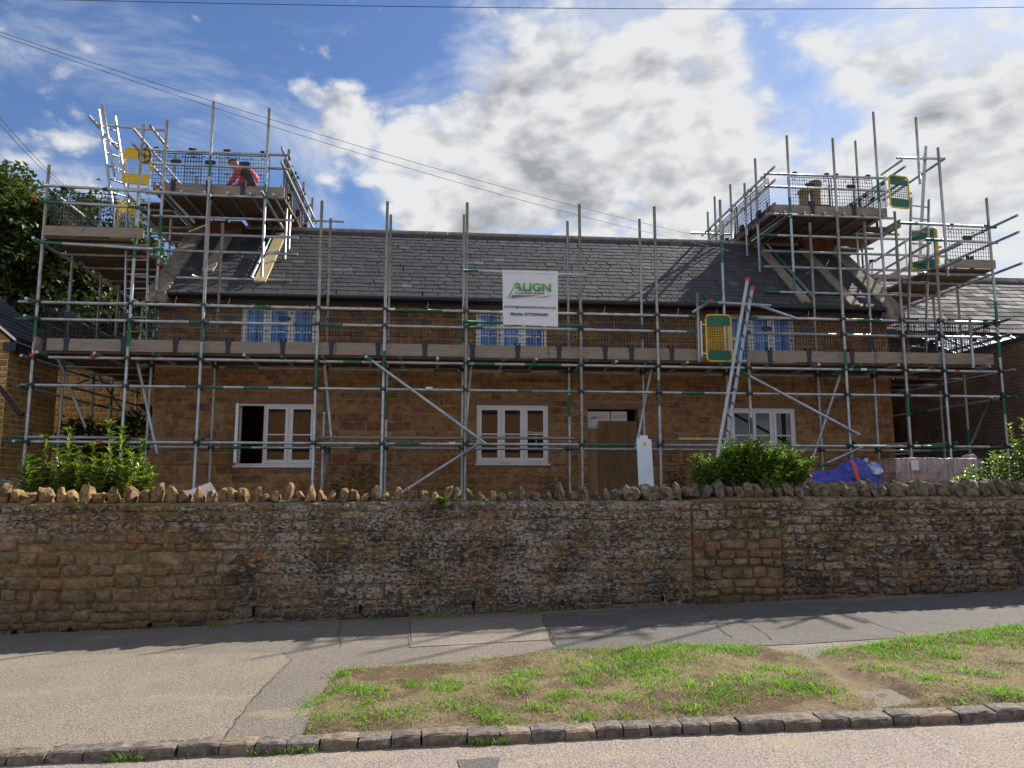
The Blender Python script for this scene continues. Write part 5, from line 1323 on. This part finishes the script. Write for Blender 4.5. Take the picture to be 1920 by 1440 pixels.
# ------------------------------------------------------------------ plants
def leaf(B, p, d, up_, L, W, fold=.25, droop=.3):
    d = d.normalized(); s = d.cross(up_); s = s.normalized() if s.length > 1e-4 else Vector((1, 0, 0)); n = s.cross(d).normalized()
    m1 = p + d * (L * .5) + n * (L * .05); t = p + d * L - n * (L * droop * .5); k = len(B.v)
    B.v += [tuple(p), tuple(m1 + s * (W / 2) + n * (W * fold)), tuple(m1), tuple(m1 - s * (W / 2) + n * (W * fold)), tuple(t)]
    B.f += [(k, k + 2, k + 1), (k, k + 3, k + 2), (k + 2, k + 4, k + 1), (k + 2, k + 3, k + 4)]; B.m += [0] * 4
def stem_shrub(name, label, stems, m, seed, Lr=(.09, .15), Wr=(.022, .036), dens=22, bush=0):
    r = random.Random(seed); base = sum((Vector(s[0]) for s in stems), Vector()) / len(stems); base.z = min(Vector(s[0]).z for s in stems)
    root = thing(name, base, label, 'shrub'); F = MB(); S = MB()
    for (b0, tip) in stems:
        b0, tip = Vector(b0), Vector(tip); L = (tip - b0).length
        mid = (b0 + tip) / 2 + Vector((r.uniform(-.08, .08), r.uniform(-.08, .08), .05)); pts = [b0.lerp(mid, t).lerp(mid.lerp(tip, t), t) for t in [i / 8 for i in range(9)]]
        S.tube(pts, [.008 * (1 - .7 * i / 8) for i in range(9)], 5)
        n = int(dens * L / .8)
        for i in range(n):
            t = .12 + .88 * (i / n); p = pts[min(7, int(t * 8))].lerp(pts[min(8, int(t * 8) + 1)], t * 8 % 1)
            a = i * 2.4 + r.uniform(-.4, .4); el = .15 + .9 * t ** 3 + r.uniform(-.2, .25)
            d = Vector((math.cos(a) * math.cos(el), math.sin(a) * math.cos(el), math.sin(el)))
            leaf(F, p, d, Vector((0, 0, 1)), r.uniform(*Lr) * (1.05 - .35 * t), r.uniform(*Wr), .2, .35)
        for i in range(7):
            a = i * .9; d = Vector((math.cos(a) * .7, math.sin(a) * .7, .75)); leaf(F, tip, d, Vector((0, 0, 1)), r.uniform(*Lr) * .7, r.uniform(*Wr) * .8, .2, .3)
    F.build('foliage', m, root); S.build('stems', 'stem_green', root)
    return root
r5 = random.Random(5); st_ = []
for (px, py) in ((85, 826), (130, 812), (205, 797), (228, 808), (268, 832), (60, 862), (45, 888), (108, 850), (150, 845), (175, 840), (240, 850), (285, 880), (160, 875), (195, 860), (120, 880), (255, 880), (225, 870), (75, 895), (275, 905), (100, 905), (140, 900), (180, 895), (215, 900), (245, 905)):
    Y = r5.uniform(10.3, 11.0); t = at(px, py, Y); st_.append(((t.x * .985 + r5.uniform(-.15, .15) - .02, Y + r5.uniform(-.1, .1), 1.0), t))
for _ in range(34):
    px, py = r5.uniform(45, 285), r5.uniform(850, 915); Y = r5.uniform(10.2, 11.0); t = at(px, py, Y); st_.append(((t.x + r5.uniform(-.2, .2), Y, 1.0), t))
for _ in range(60):
    px, py = r5.uniform(40, 290), r5.uniform(868, 925); Y = r5.uniform(10.05, 10.9); t = at(px, py, Y); st_.append(((-4.6 + (t.x + 4.6) * .6, Y + .1, 1.05), t))
stem_shrub('flowering_shrub', 'tall leafy shrub with upright shoots behind the wall near the ochre building', st_, 'leaf_shrub', 11, (.13, .21), (.04, .058), 52)
st_ = []
for _ in range(60):
    px = r5.uniform(1790, 1990); top_ = 905 - max(0, (px - 1790)) * .55; py = r5.uniform(min(top_, 895), 905) if r5.random() < .6 else top_ - r5.uniform(-5, 15); Y = r5.uniform(9.75, 10.4); t = at(px, max(775, py), Y); st_.append(((t.x + r5.uniform(-.2, .2), Y + .05, 1.0), t))
for (px, py) in ((1893, 800), (1918, 790), (1905, 830), (1880, 850), (1870, 860)):
    t = at(px, py, 10.0); st_.append(((t.x + .1, 10.1, 1.0), t))
stem_shrub('lime_shrub', 'bright lime green shrub spilling over the wall by the brick pallet', st_, 'leaf_lime', 12, (.08, .15), (.024, .038), 44)
def mound(name, label, blobs, m, n, seed, Ls=(.035, .06), cat='shrub', base=None, shoots=0):
    r = random.Random(seed); F = MB(); S = MB(); base = Vector(base)
    root = thing(name, base, label, cat); tot = sum(b_[3] * b_[4] * b_[5] for b_ in blobs)
    for (cx, cy, cz, rx, ry, rz) in blobs:
        c = Vector((cx, cy, cz)); S.tube([base + Vector((r.uniform(-.1, .1), 0, 0)), base.lerp(c, .6) + Vector((0, r.uniform(-.05, .05), .05)), c + Vector((0, 0, rz * .5))], [.016, .01, .004], 5)
        for _ in range(int(n * rx * ry * rz / tot)):
            v = Vector((r.gauss(0, 1), r.gauss(0, 1), r.gauss(0, 1))).normalized(); k = r.random() ** .28 * (1 + .22 * mnoise.noise(v * 2.2 + c * 3) + .1 * mnoise.noise(v * 6 + c))
            if r.random() < .10: k += r.uniform(0, .30)
            p = c + Vector((v.x * rx, v.y * ry, v.z * rz)) * k
            d = (v + Vector((r.uniform(-.7, .7), r.uniform(-.7, .7), r.uniform(-.2, .9)))).normalized()
            leaf(F, p, d, Vector((r.uniform(-.3, .3), r.uniform(-.3, .3), 1)), r.uniform(*Ls), r.uniform(*Ls) * .62, .15, .25)
        for _ in range(shoots):
            a = r.uniform(0, 6.283); v = Vector((math.cos(a) * .75, math.sin(a) * .75, r.uniform(.35, 1))).normalized(); p0 = c + Vector((v.x * rx, v.y * ry, v.z * rz)) * .8; L = r.uniform(.10, .24); d0 = (v + Vector((r.uniform(-.4, .4), 0, r.uniform(0, .6)))).normalized()
            S.tube([p0, p0 + d0 * L], [.004, .002], 4)
            for i in range(11): leaf(F, p0 + d0 * (L * (.2 + .8 * i / 10)), (d0 * .5 + Vector((math.cos(i * 2.4), math.sin(i * 2.4), .3))).normalized(), Vector((0, 0, 1)), r.uniform(*Ls) * .9, r.uniform(*Ls) * .5, .15, .25)
    F.build('foliage', m, root); S.build('stems', 'bark', root); return root
hb = []
for (px, py, w, h) in ((1350, 885, .42, .16), (1395, 872, .5, .24), (1450, 880, .45, .2), (1330, 898, .3, .14), (1480, 892, .3, .16), (1415, 895, .5, .2), (1425, 912, .22, .12), (1372, 858, .14, .12), (1405, 852, .16, .13), (1440, 862, .14, .12), (1478, 868, .12, .12), (1318, 882, .14, .1), (1497, 884, .16, .12)):
    c = at(px, py, 9.85); hb.append((c.x, 9.85 if py < 905 else 9.5, c.z - .02, w * .74, .26 if py < 905 else .12, h))
mound('hedge_shrub', 'dense small leaved shrub hanging over the coping in front of the ladder', hb, 'leaf_hedge', 10500, 3, (.042, .075), base=(4.2, 10.0, 1.0), shoots=14)
ab = []
for (px, py) in ((135, 812), (165, 815), (200, 822), (225, 808), (250, 800)): c = at(px, py, 15.0); ab.append((c.x, 15.0, c.z - .2, .32, .3, .45))
mound('alley_shrub', 'dark green shrub in the gap between the ochre wall and the house', ab, 'leaf_dark', 4000, 4, (.06, .10), base=(-6.5, 15.0, 1.0))
def weed(name, label, px, py, Y, n, L, m, seed, hang=False, drop=.12, zbase=None):
    r = random.Random(seed); c = at(px, py, Y); root = thing(name, c, label, 'plant'); F = MB(); S = MB()
    for i in range(n):
        a = r.uniform(0, 6.283); el = r.uniform(-.6, .4) if hang else r.uniform(.1, 1.2); d = Vector((math.cos(a) * math.cos(el), -abs(math.sin(a)) * math.cos(el) * (1 if hang else .4) - .1, math.sin(el)))
        o = Vector((r.uniform(-.12, .12), -r.uniform(0, .03), r.uniform(-drop, .04))) if hang else Vector((r.uniform(-.03, .03), -.01, r.uniform(-.02, .02)))
        leaf(F, c + o, d, Vector((0, 0, 1)), r.uniform(.5, 1) * L, r.uniform(.2, .35) * L, .15, .4)
    S.tube([c + Vector((0, .06, -.03)), c + Vector((0, 0, 0)), c + Vector((.01, -.01, .05))], [.006, .005, .002], 5)
    F.build('leaves', m, root); S.build('stem', 'stem_green', root)
weed('wall_weed', 'bright green rosette of strap leaves growing from the top of the wall', 828, 945, 9.31, 46, .13, 'leaf_lime', 21)
weed('wall_weed', 'trailing ivy like weed on the wall top beside the green rosette', 900, 938, 9.31, 60, .05, 'leaf_hedge', 22, True)
weed('wall_weed', 'small variegated trailing weed on the coping under the tall leafy shrub', 148, 935, 9.31, 50, .055, 'leaf_lime', 23, True)
for i, (px, py, lab, n, mm) in enumerate(((680, 865, 'thin climbing rose on the house wall left of the long brace', 70, 'leaf_dark'), (640, 905, 'dark low plant at the house foot behind the open window side', 60, 'leaf_dark'), (865, 905, 'dark wispy plant by the double standard near the middle window', 40, 'leaf_dark'), (1045, 895, 'grey green plant at the house foot beside the boarded doorway', 70, 'leaf_dark'), (1268, 890, 'dark shrub at the house foot right of the pale leaning board', 120, 'leaf_dark'))):
    c = at(px, py, 14.1); r = random.Random(40 + i); root = thing('wall_plant', (c.x, 14.1, 1.0), lab, 'plant'); F = MB(); S = MB()
    hgt = c.z + .12 - 1.0
    for k in range(4):
        x0 = c.x + r.uniform(-.1, .1); pts = [Vector((x0, 14.12, 1.0)), Vector((x0 + r.uniform(-.1, .1), 14.12, 1.0 + hgt * .5)), Vector((x0 + r.uniform(-.2, .2), 14.1, 1.0 + hgt * r.uniform(.8, 1)))]; S.tube(pts, [.008, .006, .003], 5)
        for _ in range(n // 2):
            t = r.uniform(.25, 1); p = pts[0].lerp(pts[1], min(1, t * 2)) if t < .5 else pts[1].lerp(pts[2], t * 2 - 1)
            leaf(F, p + Vector((r.uniform(-.14, .14), r.uniform(-.12, .05), r.uniform(-.05, .05))), Vector((r.uniform(-1, 1), -.6, r.uniform(-.4, .6))), Vector((0, 0, 1)), r.uniform(.05, .10), r.uniform(.025, .05))
    F.build('leaves', mm, root); S.build('stems', 'stem_green', root)

# big tree behind the ochre building
def tree(base, label, clumps, n, m, seed, Ls, trunk=.35):
    r = random.Random(seed); root = thing('broadleaf_tree', base, label, 'tree', 'trees behind the ochre building'); base = Vector(base); F = MB(); T_ = MB()
    top = max(c[2] for c in clumps)
    T_.tube([base, base + Vector((.1, 0, 2)), base + Vector((-.1, .1, (top - base.z) * .6)), base + Vector((.1, 0, (top - base.z) * .9))], [trunk, trunk * .8, trunk * .45, trunk * .12], 9)
    tot = sum(c[3] ** 3 for c in clumps)
    for (cx, cy, cz, rr) in clumps:
        c = Vector((cx, cy, cz)); h0 = base + Vector((0, 0, (cz - base.z) * r.uniform(.4, .6))); T_.tube([h0, h0.lerp(c, .5) + Vector((0, 0, .3)), c], [trunk * .3, trunk * .18, trunk * .05], 6)
        for _ in range(int(n * rr ** 3 / tot)):
            v = Vector((r.gauss(0, 1), r.gauss(0, 1), r.gauss(0, 1))).normalized(); k = r.random() ** .3
            k *= 1 + .5 * mnoise.noise(v * 1.7 + c) + .25 * mnoise.noise(v * 4.5 + c)
            p = c + v * (rr * k)
            if mnoise.noise(p * .9) < -.22: continue
            d = (v * .6 + Vector((r.uniform(-1, 1), r.uniform(-1, 1), r.uniform(-.9, .3)))).normalized(); leaf(F, p, d, Vector((r.uniform(-.5, .5), r.uniform(-.5, .5), 1)), r.uniform(*Ls), r.uniform(*Ls) * .7, .15, .3)
    F.build('crown', m, root); T_.build('trunk', 'bark', root, smooth=True)
def cl(lst, Y): return [(*(at(px, py, Y + dy)), rr) for (px, py, rr, dy) in lst]
tree((at(60, 560, 27).x, 27, .9), 'big dark leafed tree rising behind the ochre building gable', cl([(-70, 390, 1.9, 0), (-5, 400, 1.7, 0), (48, 435, 1.6, -1), (30, 480, 2.2, 0), (100, 480, 1.9, 0), (-40, 500, 2.4, -1), (80, 545, 1.9, 1), (20, 560, 2.0, 0), (130, 540, 1.7, 0)], 27), 34000, 'leaf_tree', 51, (.16, .30), .45)
tree((at(190, 570, 30).x, 30, .9), 'smaller rounder tree showing between the two gable deck ladders', cl([(160, 440, 1.5, 0), (200, 430, 1.5, 0), (190, 500, 2.0, 0), (235, 470, 1.5, 0), (240, 530, 1.9, 0), (170, 560, 2.0, 0), (250, 580, 1.9, 0), (150, 610, 2.0, 0), (225, 625, 2.0, 0)], 30), 22000, 'leaf_tree', 52, (.18, .30), .35)

# ------------------------------------------------------------------ neighbouring buildings
AX = -7.05
ob = thing('ochre_building', (-9.5, 15, .9), 'ochre stone building with slate roof at the edge by the tree', 'building')
AY0, AY1, AZ = 13.2, 14.9, 4.02
q = MB(); q.box((-12.0, AY0 + .012, .3), (AX - .012, AY1, AZ)); wa = q.build('wall', 'ochre_mortar', ob)
stn = fill_courses(AY0 + .01, AY1 - .01, .95, AZ - .02, .085, .125, .14, .26)
lay(stn, lambda u, z, d: Vector((AX - .012 + d, u, z)), 'ochre_stone', wa, .016, .012, limit=300, key=lambda s: -s[1])
stn = fill_courses(-9.2, AX - .01, .95, AZ - .02, .085, .125, .14, .26)
lay(stn, lambda u, z, d: Vector((u, AY0 + .012 - d, z)), 'ochre_stone', wa, .016, .012, limit=0)
# roof slope facing the alley, gable to the road
RXG, RZG = -9.0, 5.75
q = MB(); n0 = [(AX + .14, AZ - .05), (RXG, RZG), (-12.2, 4.6)]
q.add([(AX - .012, AY0 + .012, AZ), (RXG, AY0 + .012, RZG - .12), (-12, AY0 + .012, 4.3), (-12, AY0 + .012, AZ)], [(0, 1, 2, 3)]); q.build('gable', 'ochre_stone', ob)
q = MB(); zs_ = lambda X: AZ + .0 + (AX + .16 - X) * (RZG - AZ) / (AX + .16 - RXG)
th = .05
q.add([(AX + .16, AY0 - .1, zs_(AX + .16)), (AX + .16, AY1 + .1, zs_(AX + .16)), (RXG, AY1 + .1, RZG), (RXG, AY0 - .1, RZG), (AX + .16, AY0 - .1, zs_(AX + .16) - th), (AX + .16, AY1 + .1, zs_(AX + .16) - th), (RXG, AY1 + .1, RZG - th), (RXG, AY0 - .1, RZG - th), (-12.2, AY0 - .1, 4.5), (-12.2, AY1 + .1, 4.5)],
      [(0, 1, 2, 3), (7, 6, 5, 4), (0, 4, 5, 1), (1, 5, 6, 2), (0, 3, 7, 4), (3, 2, 9, 8)]); rfA = q.build('roof', 'grey_slate', ob)
aA = math.atan2(RZG - AZ, AX + .16 - RXG); LA = math.hypot(RZG - AZ, AX + .16 - RXG); nR = int(LA / .17)
for k in range(nR):
    y = AY0 - .1 + (k % 2) * .0; first = True
    while y < AY1 + .08:
        w = rnd.uniform(.2, .3) * (.5 if (first and k % 2) else 1); first = False; w = min(w, AY1 + .1 - y)
        if w > .05:
            dx = k * .17 * math.cos(aA); v, me = SLV[(rnd.randrange(8), 'slate')] if (0, 'slate') in SLV else (None, None)
            M_ = MB(); L2 = .34; th2 = .009
            e1 = Vector((-math.cos(aA), 0, math.sin(aA))); nn2 = Vector((math.sin(aA), 0, math.cos(aA))); p0 = Vector((AX + .17, y + w / 2, AZ)) + e1 * (k * .17) + nn2 * (.014 + rnd.uniform(0, .004))
            e1t = (e1 * L2 - nn2 * .016) * .5
            if k * .17 + L2 > LA + .05: e1t *= .5
            M_.obox(p0 + e1t, Vector((0, (w - .006) / 2, 0)), e1t, nn2 * th2 * .5); M_.build('slate', 'grey_slate', rfA)
        y += w
boxpart('bargeboard', (AX - .05, AY0 - .10, AZ - .20), (AX + .15, AY0 - .07, AZ - .06), 'gutter_black', ob)
boxpart('eaves_box', (AX + .02, AY0 - .06, AZ - .20), (AX + .155, AY1 + .1, AZ - .055), 'gutter_black', ob)
q = MB(); a = Vector((AX + .15, AY0 - .12, AZ - .02)); b2 = Vector((RXG, AY0 - .12, RZG - .02)); q.obox((a + b2) / 2, (b2 - a) / 2, Vector((0, .015, 0)), Vector((0, 0, .022))); q.build('verge_board', 'white_frame', ob)
q = MB(); q.tube([at(-10, 715, 12.9), at(38, 778, 13.0)], .035, 8); q.tube([at(38, 778, 13.0), at(42, 774, 13.02)], .045, 8); q.build('sloping_pipe', 'gutter_black', ob)
boxpart('buttress', (-8.2, AY0 - .16, .9), (AX - .12, AY0 - .02, 2.75), 'ochre_stone', ob)
# rear wing seen through the gap
rb = thing('rear_building', (-7, 19, .9), 'shaded stone wing with low slate roof at the back of the alley', 'building')
q = MB(); q.box((-10.5, 18.02, .5), (-5.0, 18.5, 4.4)); wb_ = q.build('wall', 'ochre_mortar', rb)
stn = fill_courses(-9.8, -5.05, 1.6, 4.3, .10, .14, .2, .34)
lay(stn, lambda u, z, d: Vector((u, 18.02 - d, z)), 'ochre_stone', wb_, .016, .012, limit=200, key=lambda s: -s[0] if -8.5 < s[0] else 0)
q = MB(); q.add([(-10.6, 17.8, 4.35), (-4.95, 17.8, 4.35), (-4.95, 20.5, 5.4), (-10.6, 20.5, 5.4), (-10.6, 17.8, 4.29), (-4.95, 17.8, 4.29), (-4.95, 20.5, 5.34), (-10.6, 20.5, 5.34)], [(0, 1, 2, 3), (7, 6, 5, 4), (0, 4, 5, 1), (1, 5, 6, 2), (2, 6, 7, 3), (3, 7, 4, 0)]); q.build('roof', 'grey_slate', rb)
q = MB(); q.obox((-5.72, 16.9, 2.95), Vector((.42, 0, -.36)), Vector((0, .5, 0)), Vector((.02, 0, .025))); q.build('porch_roof', 'grey_slate', rb)
boxpart('porch_post', (-5.42, 16.95, .9), (-5.36, 17.01, 2.62), 'white_frame', rb); boxpart('porch_post', (-6.1, 16.95, .9), (-6.04, 17.01, 3.2), 'white_frame', rb)
boxpart('low_stone_wall', (-7.0, 12.2, .9), (-5.4, 12.5, 1.75), 'garden_stone', None)
lw = bpy.data.objects['low_stone_wall']; tag(lw, 'low rough stone wall behind the tall leafy shrub', 'wall')

# right side: brown brick wall running back, slate roof and glazed lean-to behind
bw = thing('brick_wall', (11.15, 16, .9), 'tall brown brick wall running back beside the scaffold end', 'wall')
boxpart('wall', (10.95, 10.6, .5), (11.25, 19.5, 4.36), 'brown_brick', bw); boxpart('wall_cap', (10.9, 10.55, 4.362), (11.3, 19.5, 4.43), 'gutter_black', bw)
sr = thing('slate_roofed_building', (15, 19, .9), 'neighbouring building with big grey slates and a glazed strip behind the brick wall', 'building')
boxpart('wall', (10.2, 17.6, .5), (24, 17.9, 5.2), 'render_wall', sr)
SY0, SYR = 17.2, 20.2
def srz(y): return 5.33 + (y - SY0) * .735
sroof = roof_slab(SY0, SYR, 9.9, 24, srz, 'roof', 'grey_slate', sr)
lay_slates(9.9, 18.6, SY0, SYR, srz, math.atan(.735), .26, .27, .36, 'grey_slate', sroof, 300, length=.5, th=.011)
x = 9.9
while x < 24:
    q = MB(); q.tube([(x, SYR, srz(SYR) - .02), (x + .44, SYR, srz(SYR) - .02)], .14, 8); q.build('ridge_tile', 'ridge_tile', sroof); x += .45
def glz(y): return 4.28 + (y - 15.2) * .5
mat('roof_glass', rough=.08, spec=.8, build=noisy((.55, .62, .70), (.45, .53, .62), 1.2))
for i in range(11):
    x = 11.35 + i * .62; q = MB(); q.add([(x, 15.2, glz(15.2)), (x + .6, 15.2, glz(15.2)), (x + .6, 17.15, glz(17.15)), (x, 17.15, glz(17.15)), (x, 15.2, glz(15.2) - .02), (x + .6, 15.2, glz(15.2) - .02), (x + .6, 17.15, glz(17.15) - .02), (x, 17.15, glz(17.15) - .02)], [(0, 1, 2, 3), (7, 6, 5, 4), (0, 4, 5, 1), (1, 5, 6, 2), (2, 6, 7, 3), (3, 7, 4, 0)]); q.build('glass_panel', 'roof_glass', sr)
    q = MB(); a, b2 = Vector((x - .01, 15.18, glz(15.18) + .01)), Vector((x - .01, 17.15, glz(17.15) + .01)); q.obox((a + b2) / 2, Vector((.015, 0, 0)), (b2 - a) / 2, Vector((0, 0, .02))); q.build('glazing_bar', 'gutter_black', sr)
boxpart('lean_to_wall', (11.35, 15.25, .5), (18.2, 15.4, 4.24), 'render_wall', sr)

# house across the road (seen in the panes)
oh = thing('opposite_house', (2, -13, .1), 'stone house across the road mirrored in the ground floor panes', 'house')
boxpart('wall', (-9, -17, -.5), (13, -12, 5.9), 'house_stone', oh)
q = MB(); q.add([(-9.3, -11.7, 5.85), (13.3, -11.7, 5.85), (13.3, -14.5, 8.6), (-9.3, -14.5, 8.6), (-9.3, -17.3, 5.85), (13.3, -17.3, 5.85)], [(1, 0, 3, 2), (2, 3, 4, 5), (0, 4, 3), (1, 2, 5)]); q.build('roof', 'slate', oh)
for X in (-6.0, -2.9, 1.2, 5.2, 9.5):
    for z in (.9, 3.5):
        w = boxpart('window', (X - .6, -12.0, z), (X + .6, -11.93, z + 1.1), 'white_frame', oh)
        for k in range(2): boxpart('pane', (X - .52 + k * .55, -11.928, z + .08), (X - .03 + k * .55, -11.92, z + 1.02), 'window_glass', w)

# ------------------------------------------------------------------ the worker on the platform
def skin_body(name, joints, edges, m, parent, root_i=0, sub=2):
    me = bpy.data.meshes.new(name); me.from_pydata([j[0] for j in joints], edges, []); me.materials.append(MATS[m])
    o = place(name, me, parent)
    o.modifiers.new('skin', 'SKIN'); sk = me.skin_vertices[0].data
    for i, j in enumerate(joints): sk[i].radius = (j[1], j[1] * (j[2] if len(j) > 2 else 1)); sk[i].use_root = (i == root_i)
    s = o.modifiers.new('sub', 'SUBSURF'); s.levels = sub; s.render_levels = sub
    dg = bpy.context.evaluated_depsgraph_get(); me2 = bpy.data.meshes.new_from_object(o.evaluated_get(dg)); o.modifiers.clear(); o.data = me2
    me2.polygons.foreach_set('use_smooth', [True] * len(me2.polygons)); return o
PXo = at(466, 350, 15.1); wx, wy, wz = PXo.x + .06, 15.1, PZ + .04
worker = thing('person', (wx, wy, wz), 'worker in a red top stooping on the platform beside the chimney', 'person')
def W(x, y, z): return (wx + x, wy + y, wz + z)
J = [(W(.06, 0, .50), .13, 1.2), (W(-.05, 0, .64), .125, 1.25), (W(-.18, 0, .76), .13, 1.35), (W(-.26, 0, .82), .09, 1.2), (W(-.33, 0, .86), .05),
     (W(-.20, .17, .76), .062), (W(-.30, .20, .55), .045), (W(-.46, .14, .42), .036), (W(-.53, .12, .38), .034),
     (W(-.20, -.17, .76), .062), (W(-.28, -.21, .54), .045), (W(-.42, -.15, .38), .036), (W(-.49, -.13, .34), .034),
     (W(.05, .10, .46), .09), (W(-.20, .13, .38), .075), (W(.0, .13, .06), .05), (W(-.02, .13, .035), .042), (W(-.16, .14, .025), .032),
     (W(.05, -.10, .46), .09), (W(-.16, -.14, .36), .075), (W(.06, -.14, .06), .05), (W(.04, -.14, .035), .042), (W(-.10, -.15, .025), .032)]
Ed = [(0, 1), (1, 2), (2, 3), (3, 4), (2, 5), (5, 6), (6, 7), (7, 8), (2, 9), (9, 10), (10, 11), (11, 12), (0, 13), (13, 14), (14, 15), (15, 16), (16, 17), (0, 18), (18, 19), (19, 20), (20, 21), (21, 22)]
skin_body('body', J, Ed, 'dark_trousers', worker)
JT = [(W(.07, 0, .47), .15, 1.2), (W(-.05, 0, .645), .142, 1.25), (W(-.18, 0, .765), .146, 1.32), (W(-.255, 0, .82), .088, 1.2), (W(-.20, .17, .765), .076), (W(-.265, .20, .62), .062), (W(-.20, -.17, .765), .076), (W(-.255, -.21, .61), .062), (W(-.30, .20, .55), .058), (W(-.43, .15, .44), .047), (W(-.28, -.21, .54), .058), (W(-.40, -.16, .40), .047)]
skin_body('red_top', JT, [(0, 1), (1, 2), (2, 3), (2, 4), (4, 5), (2, 6), (6, 7), (5, 8), (8, 9), (7, 10), (10, 11)], 'red_top', worker)
for s in (1, -1):
    b_ = (W(-.46, .14, .42), W(-.53, .12, .38)) if s == 1 else (W(-.42, -.15, .38), W(-.49, -.13, .34))
    a0, a1 = Vector(b_[0]), Vector(b_[1]); d = (a1 - a0).normalized(); e = a1 + d * .03
    Jh = [(tuple(a0), .036), (tuple(a1), .038), (tuple(e), .036)]; Eh = [(0, 1), (1, 2)]
    for k in range(4):
        o1 = e + Vector((0, (k - 1.5) * .02, 0)); Jh += [(tuple(o1 + d * .03), .010), (tuple(o1 + d * .055 + Vector((0, 0, -.012))), .009), (tuple(o1 + d * .07 + Vector((0, 0, -.032))), .008)]; n = len(Jh); Eh += [(2, n - 3), (n - 3, n - 2), (n - 2, n - 1)]
    Jh += [(tuple(a1 + Vector((0, -.035 * s, -.01))), .012), (tuple(a1 + d * .04 + Vector((0, -.045 * s, -.025))), .009)]; n = len(Jh); Eh += [(1, n - 2), (n - 2, n - 1)]
    skin_body('hand', Jh, Eh, 'skin', worker)
import bmesh
bm = bmesh.new(); bmesh.ops.create_uvsphere(bm, u_segments=20, v_segments=14, radius=1)
HC = Vector(W(-.37, 0, .90)); hd = Vector((-.75, 0, -.66)).normalized(); hu = Vector((-.66, 0, .75)); hs = Vector((0, 1, 0))
for v in bm.verts:      # face direction hd, crown hu
    f, s, u = v.co.x, v.co.y, v.co.z
    k = 1.0 - .18 * max(0, -u) * (1 - abs(f)); f2 = f * .095; s2 = s * .074 * k; u2 = u * .112
    if f > .9 and abs(s) < .3 and -.25 < u < .2: f2 += .022          # nose
    if f > .75 and .1 < u < .35 and .2 < abs(s) < .55: f2 -= .010     # eye sockets
    if f > .85 and -.55 < u < -.42 and abs(s) < .35: f2 -= .006       # mouth
    if abs(s) > .92 and -.25 < u < .25: s2 *= 1.14                    # ears
    v.co = HC + hd * f2 + hs * s2 + hu * u2
me = bpy.data.meshes.new('head'); bm.to_mesh(me); bm.free(); me.materials.append(MATS['skin']); me.polygons.foreach_set('use_smooth', [True] * len(me.polygons)); place('head', me, worker)
bm = bmesh.new(); bmesh.ops.create_uvsphere(bm, u_segments=18, v_segments=12, radius=1)
bmesh.ops.delete(bm, geom=[v for v in bm.verts if v.co.z < -.25 or (v.co.x > .55 and v.co.z < .45)], context='VERTS')
for v in bm.verts:
    f, s, u = v.co; v.co = HC + hd * (f * .102 - .006) + hs * (s * .082) + hu * (u * .120 + .003)
me = bpy.data.meshes.new('hair'); bm.to_mesh(me); bm.free(); me.materials.append(MATS['hair_brown']); me.polygons.foreach_set('use_smooth', [True] * len(me.polygons)); place('hair', me, worker)

# ------------------------------------------------------------------ overhead cables
def cable(pts, label, r=.011, sag=0.0):
    P = [Vector(p) for p in pts]; a, b2 = P[0], P[-1]; n = 28; B = MB()
    B.tube([a.lerp(b2, i / n) - Vector((0, 0, sag * 4 * (i / n) * (1 - i / n))) for i in range(n + 1)], r, 6)
    o = B.build('overhead_cable', 'cable'); tag(o, label, 'cable', 'overhead wires')
cable([at(-300, -12, 7.5), at(2300, 6, 8.6)], 'single cable crossing the very top of the sky', .0036, .12)
cable([at(-200, -8, 8.5), at(1560, 492, 14.6)], 'upper of the twin wires slanting across the sky to the house', .0033, .30)
cable([at(-200, -4, 8.52), at(1560, 506, 14.62)], 'lower of the twin wires slanting across the sky to the house', .0033, .34)
cable([at(-60, 148, 16), at(125, 352, 24)], 'upper short wire at the sky edge above the tree', .008, .1)
cable([at(-60, 162, 16), at(110, 345, 24)], 'lower short wire at the sky edge above the tree', .008, .1)
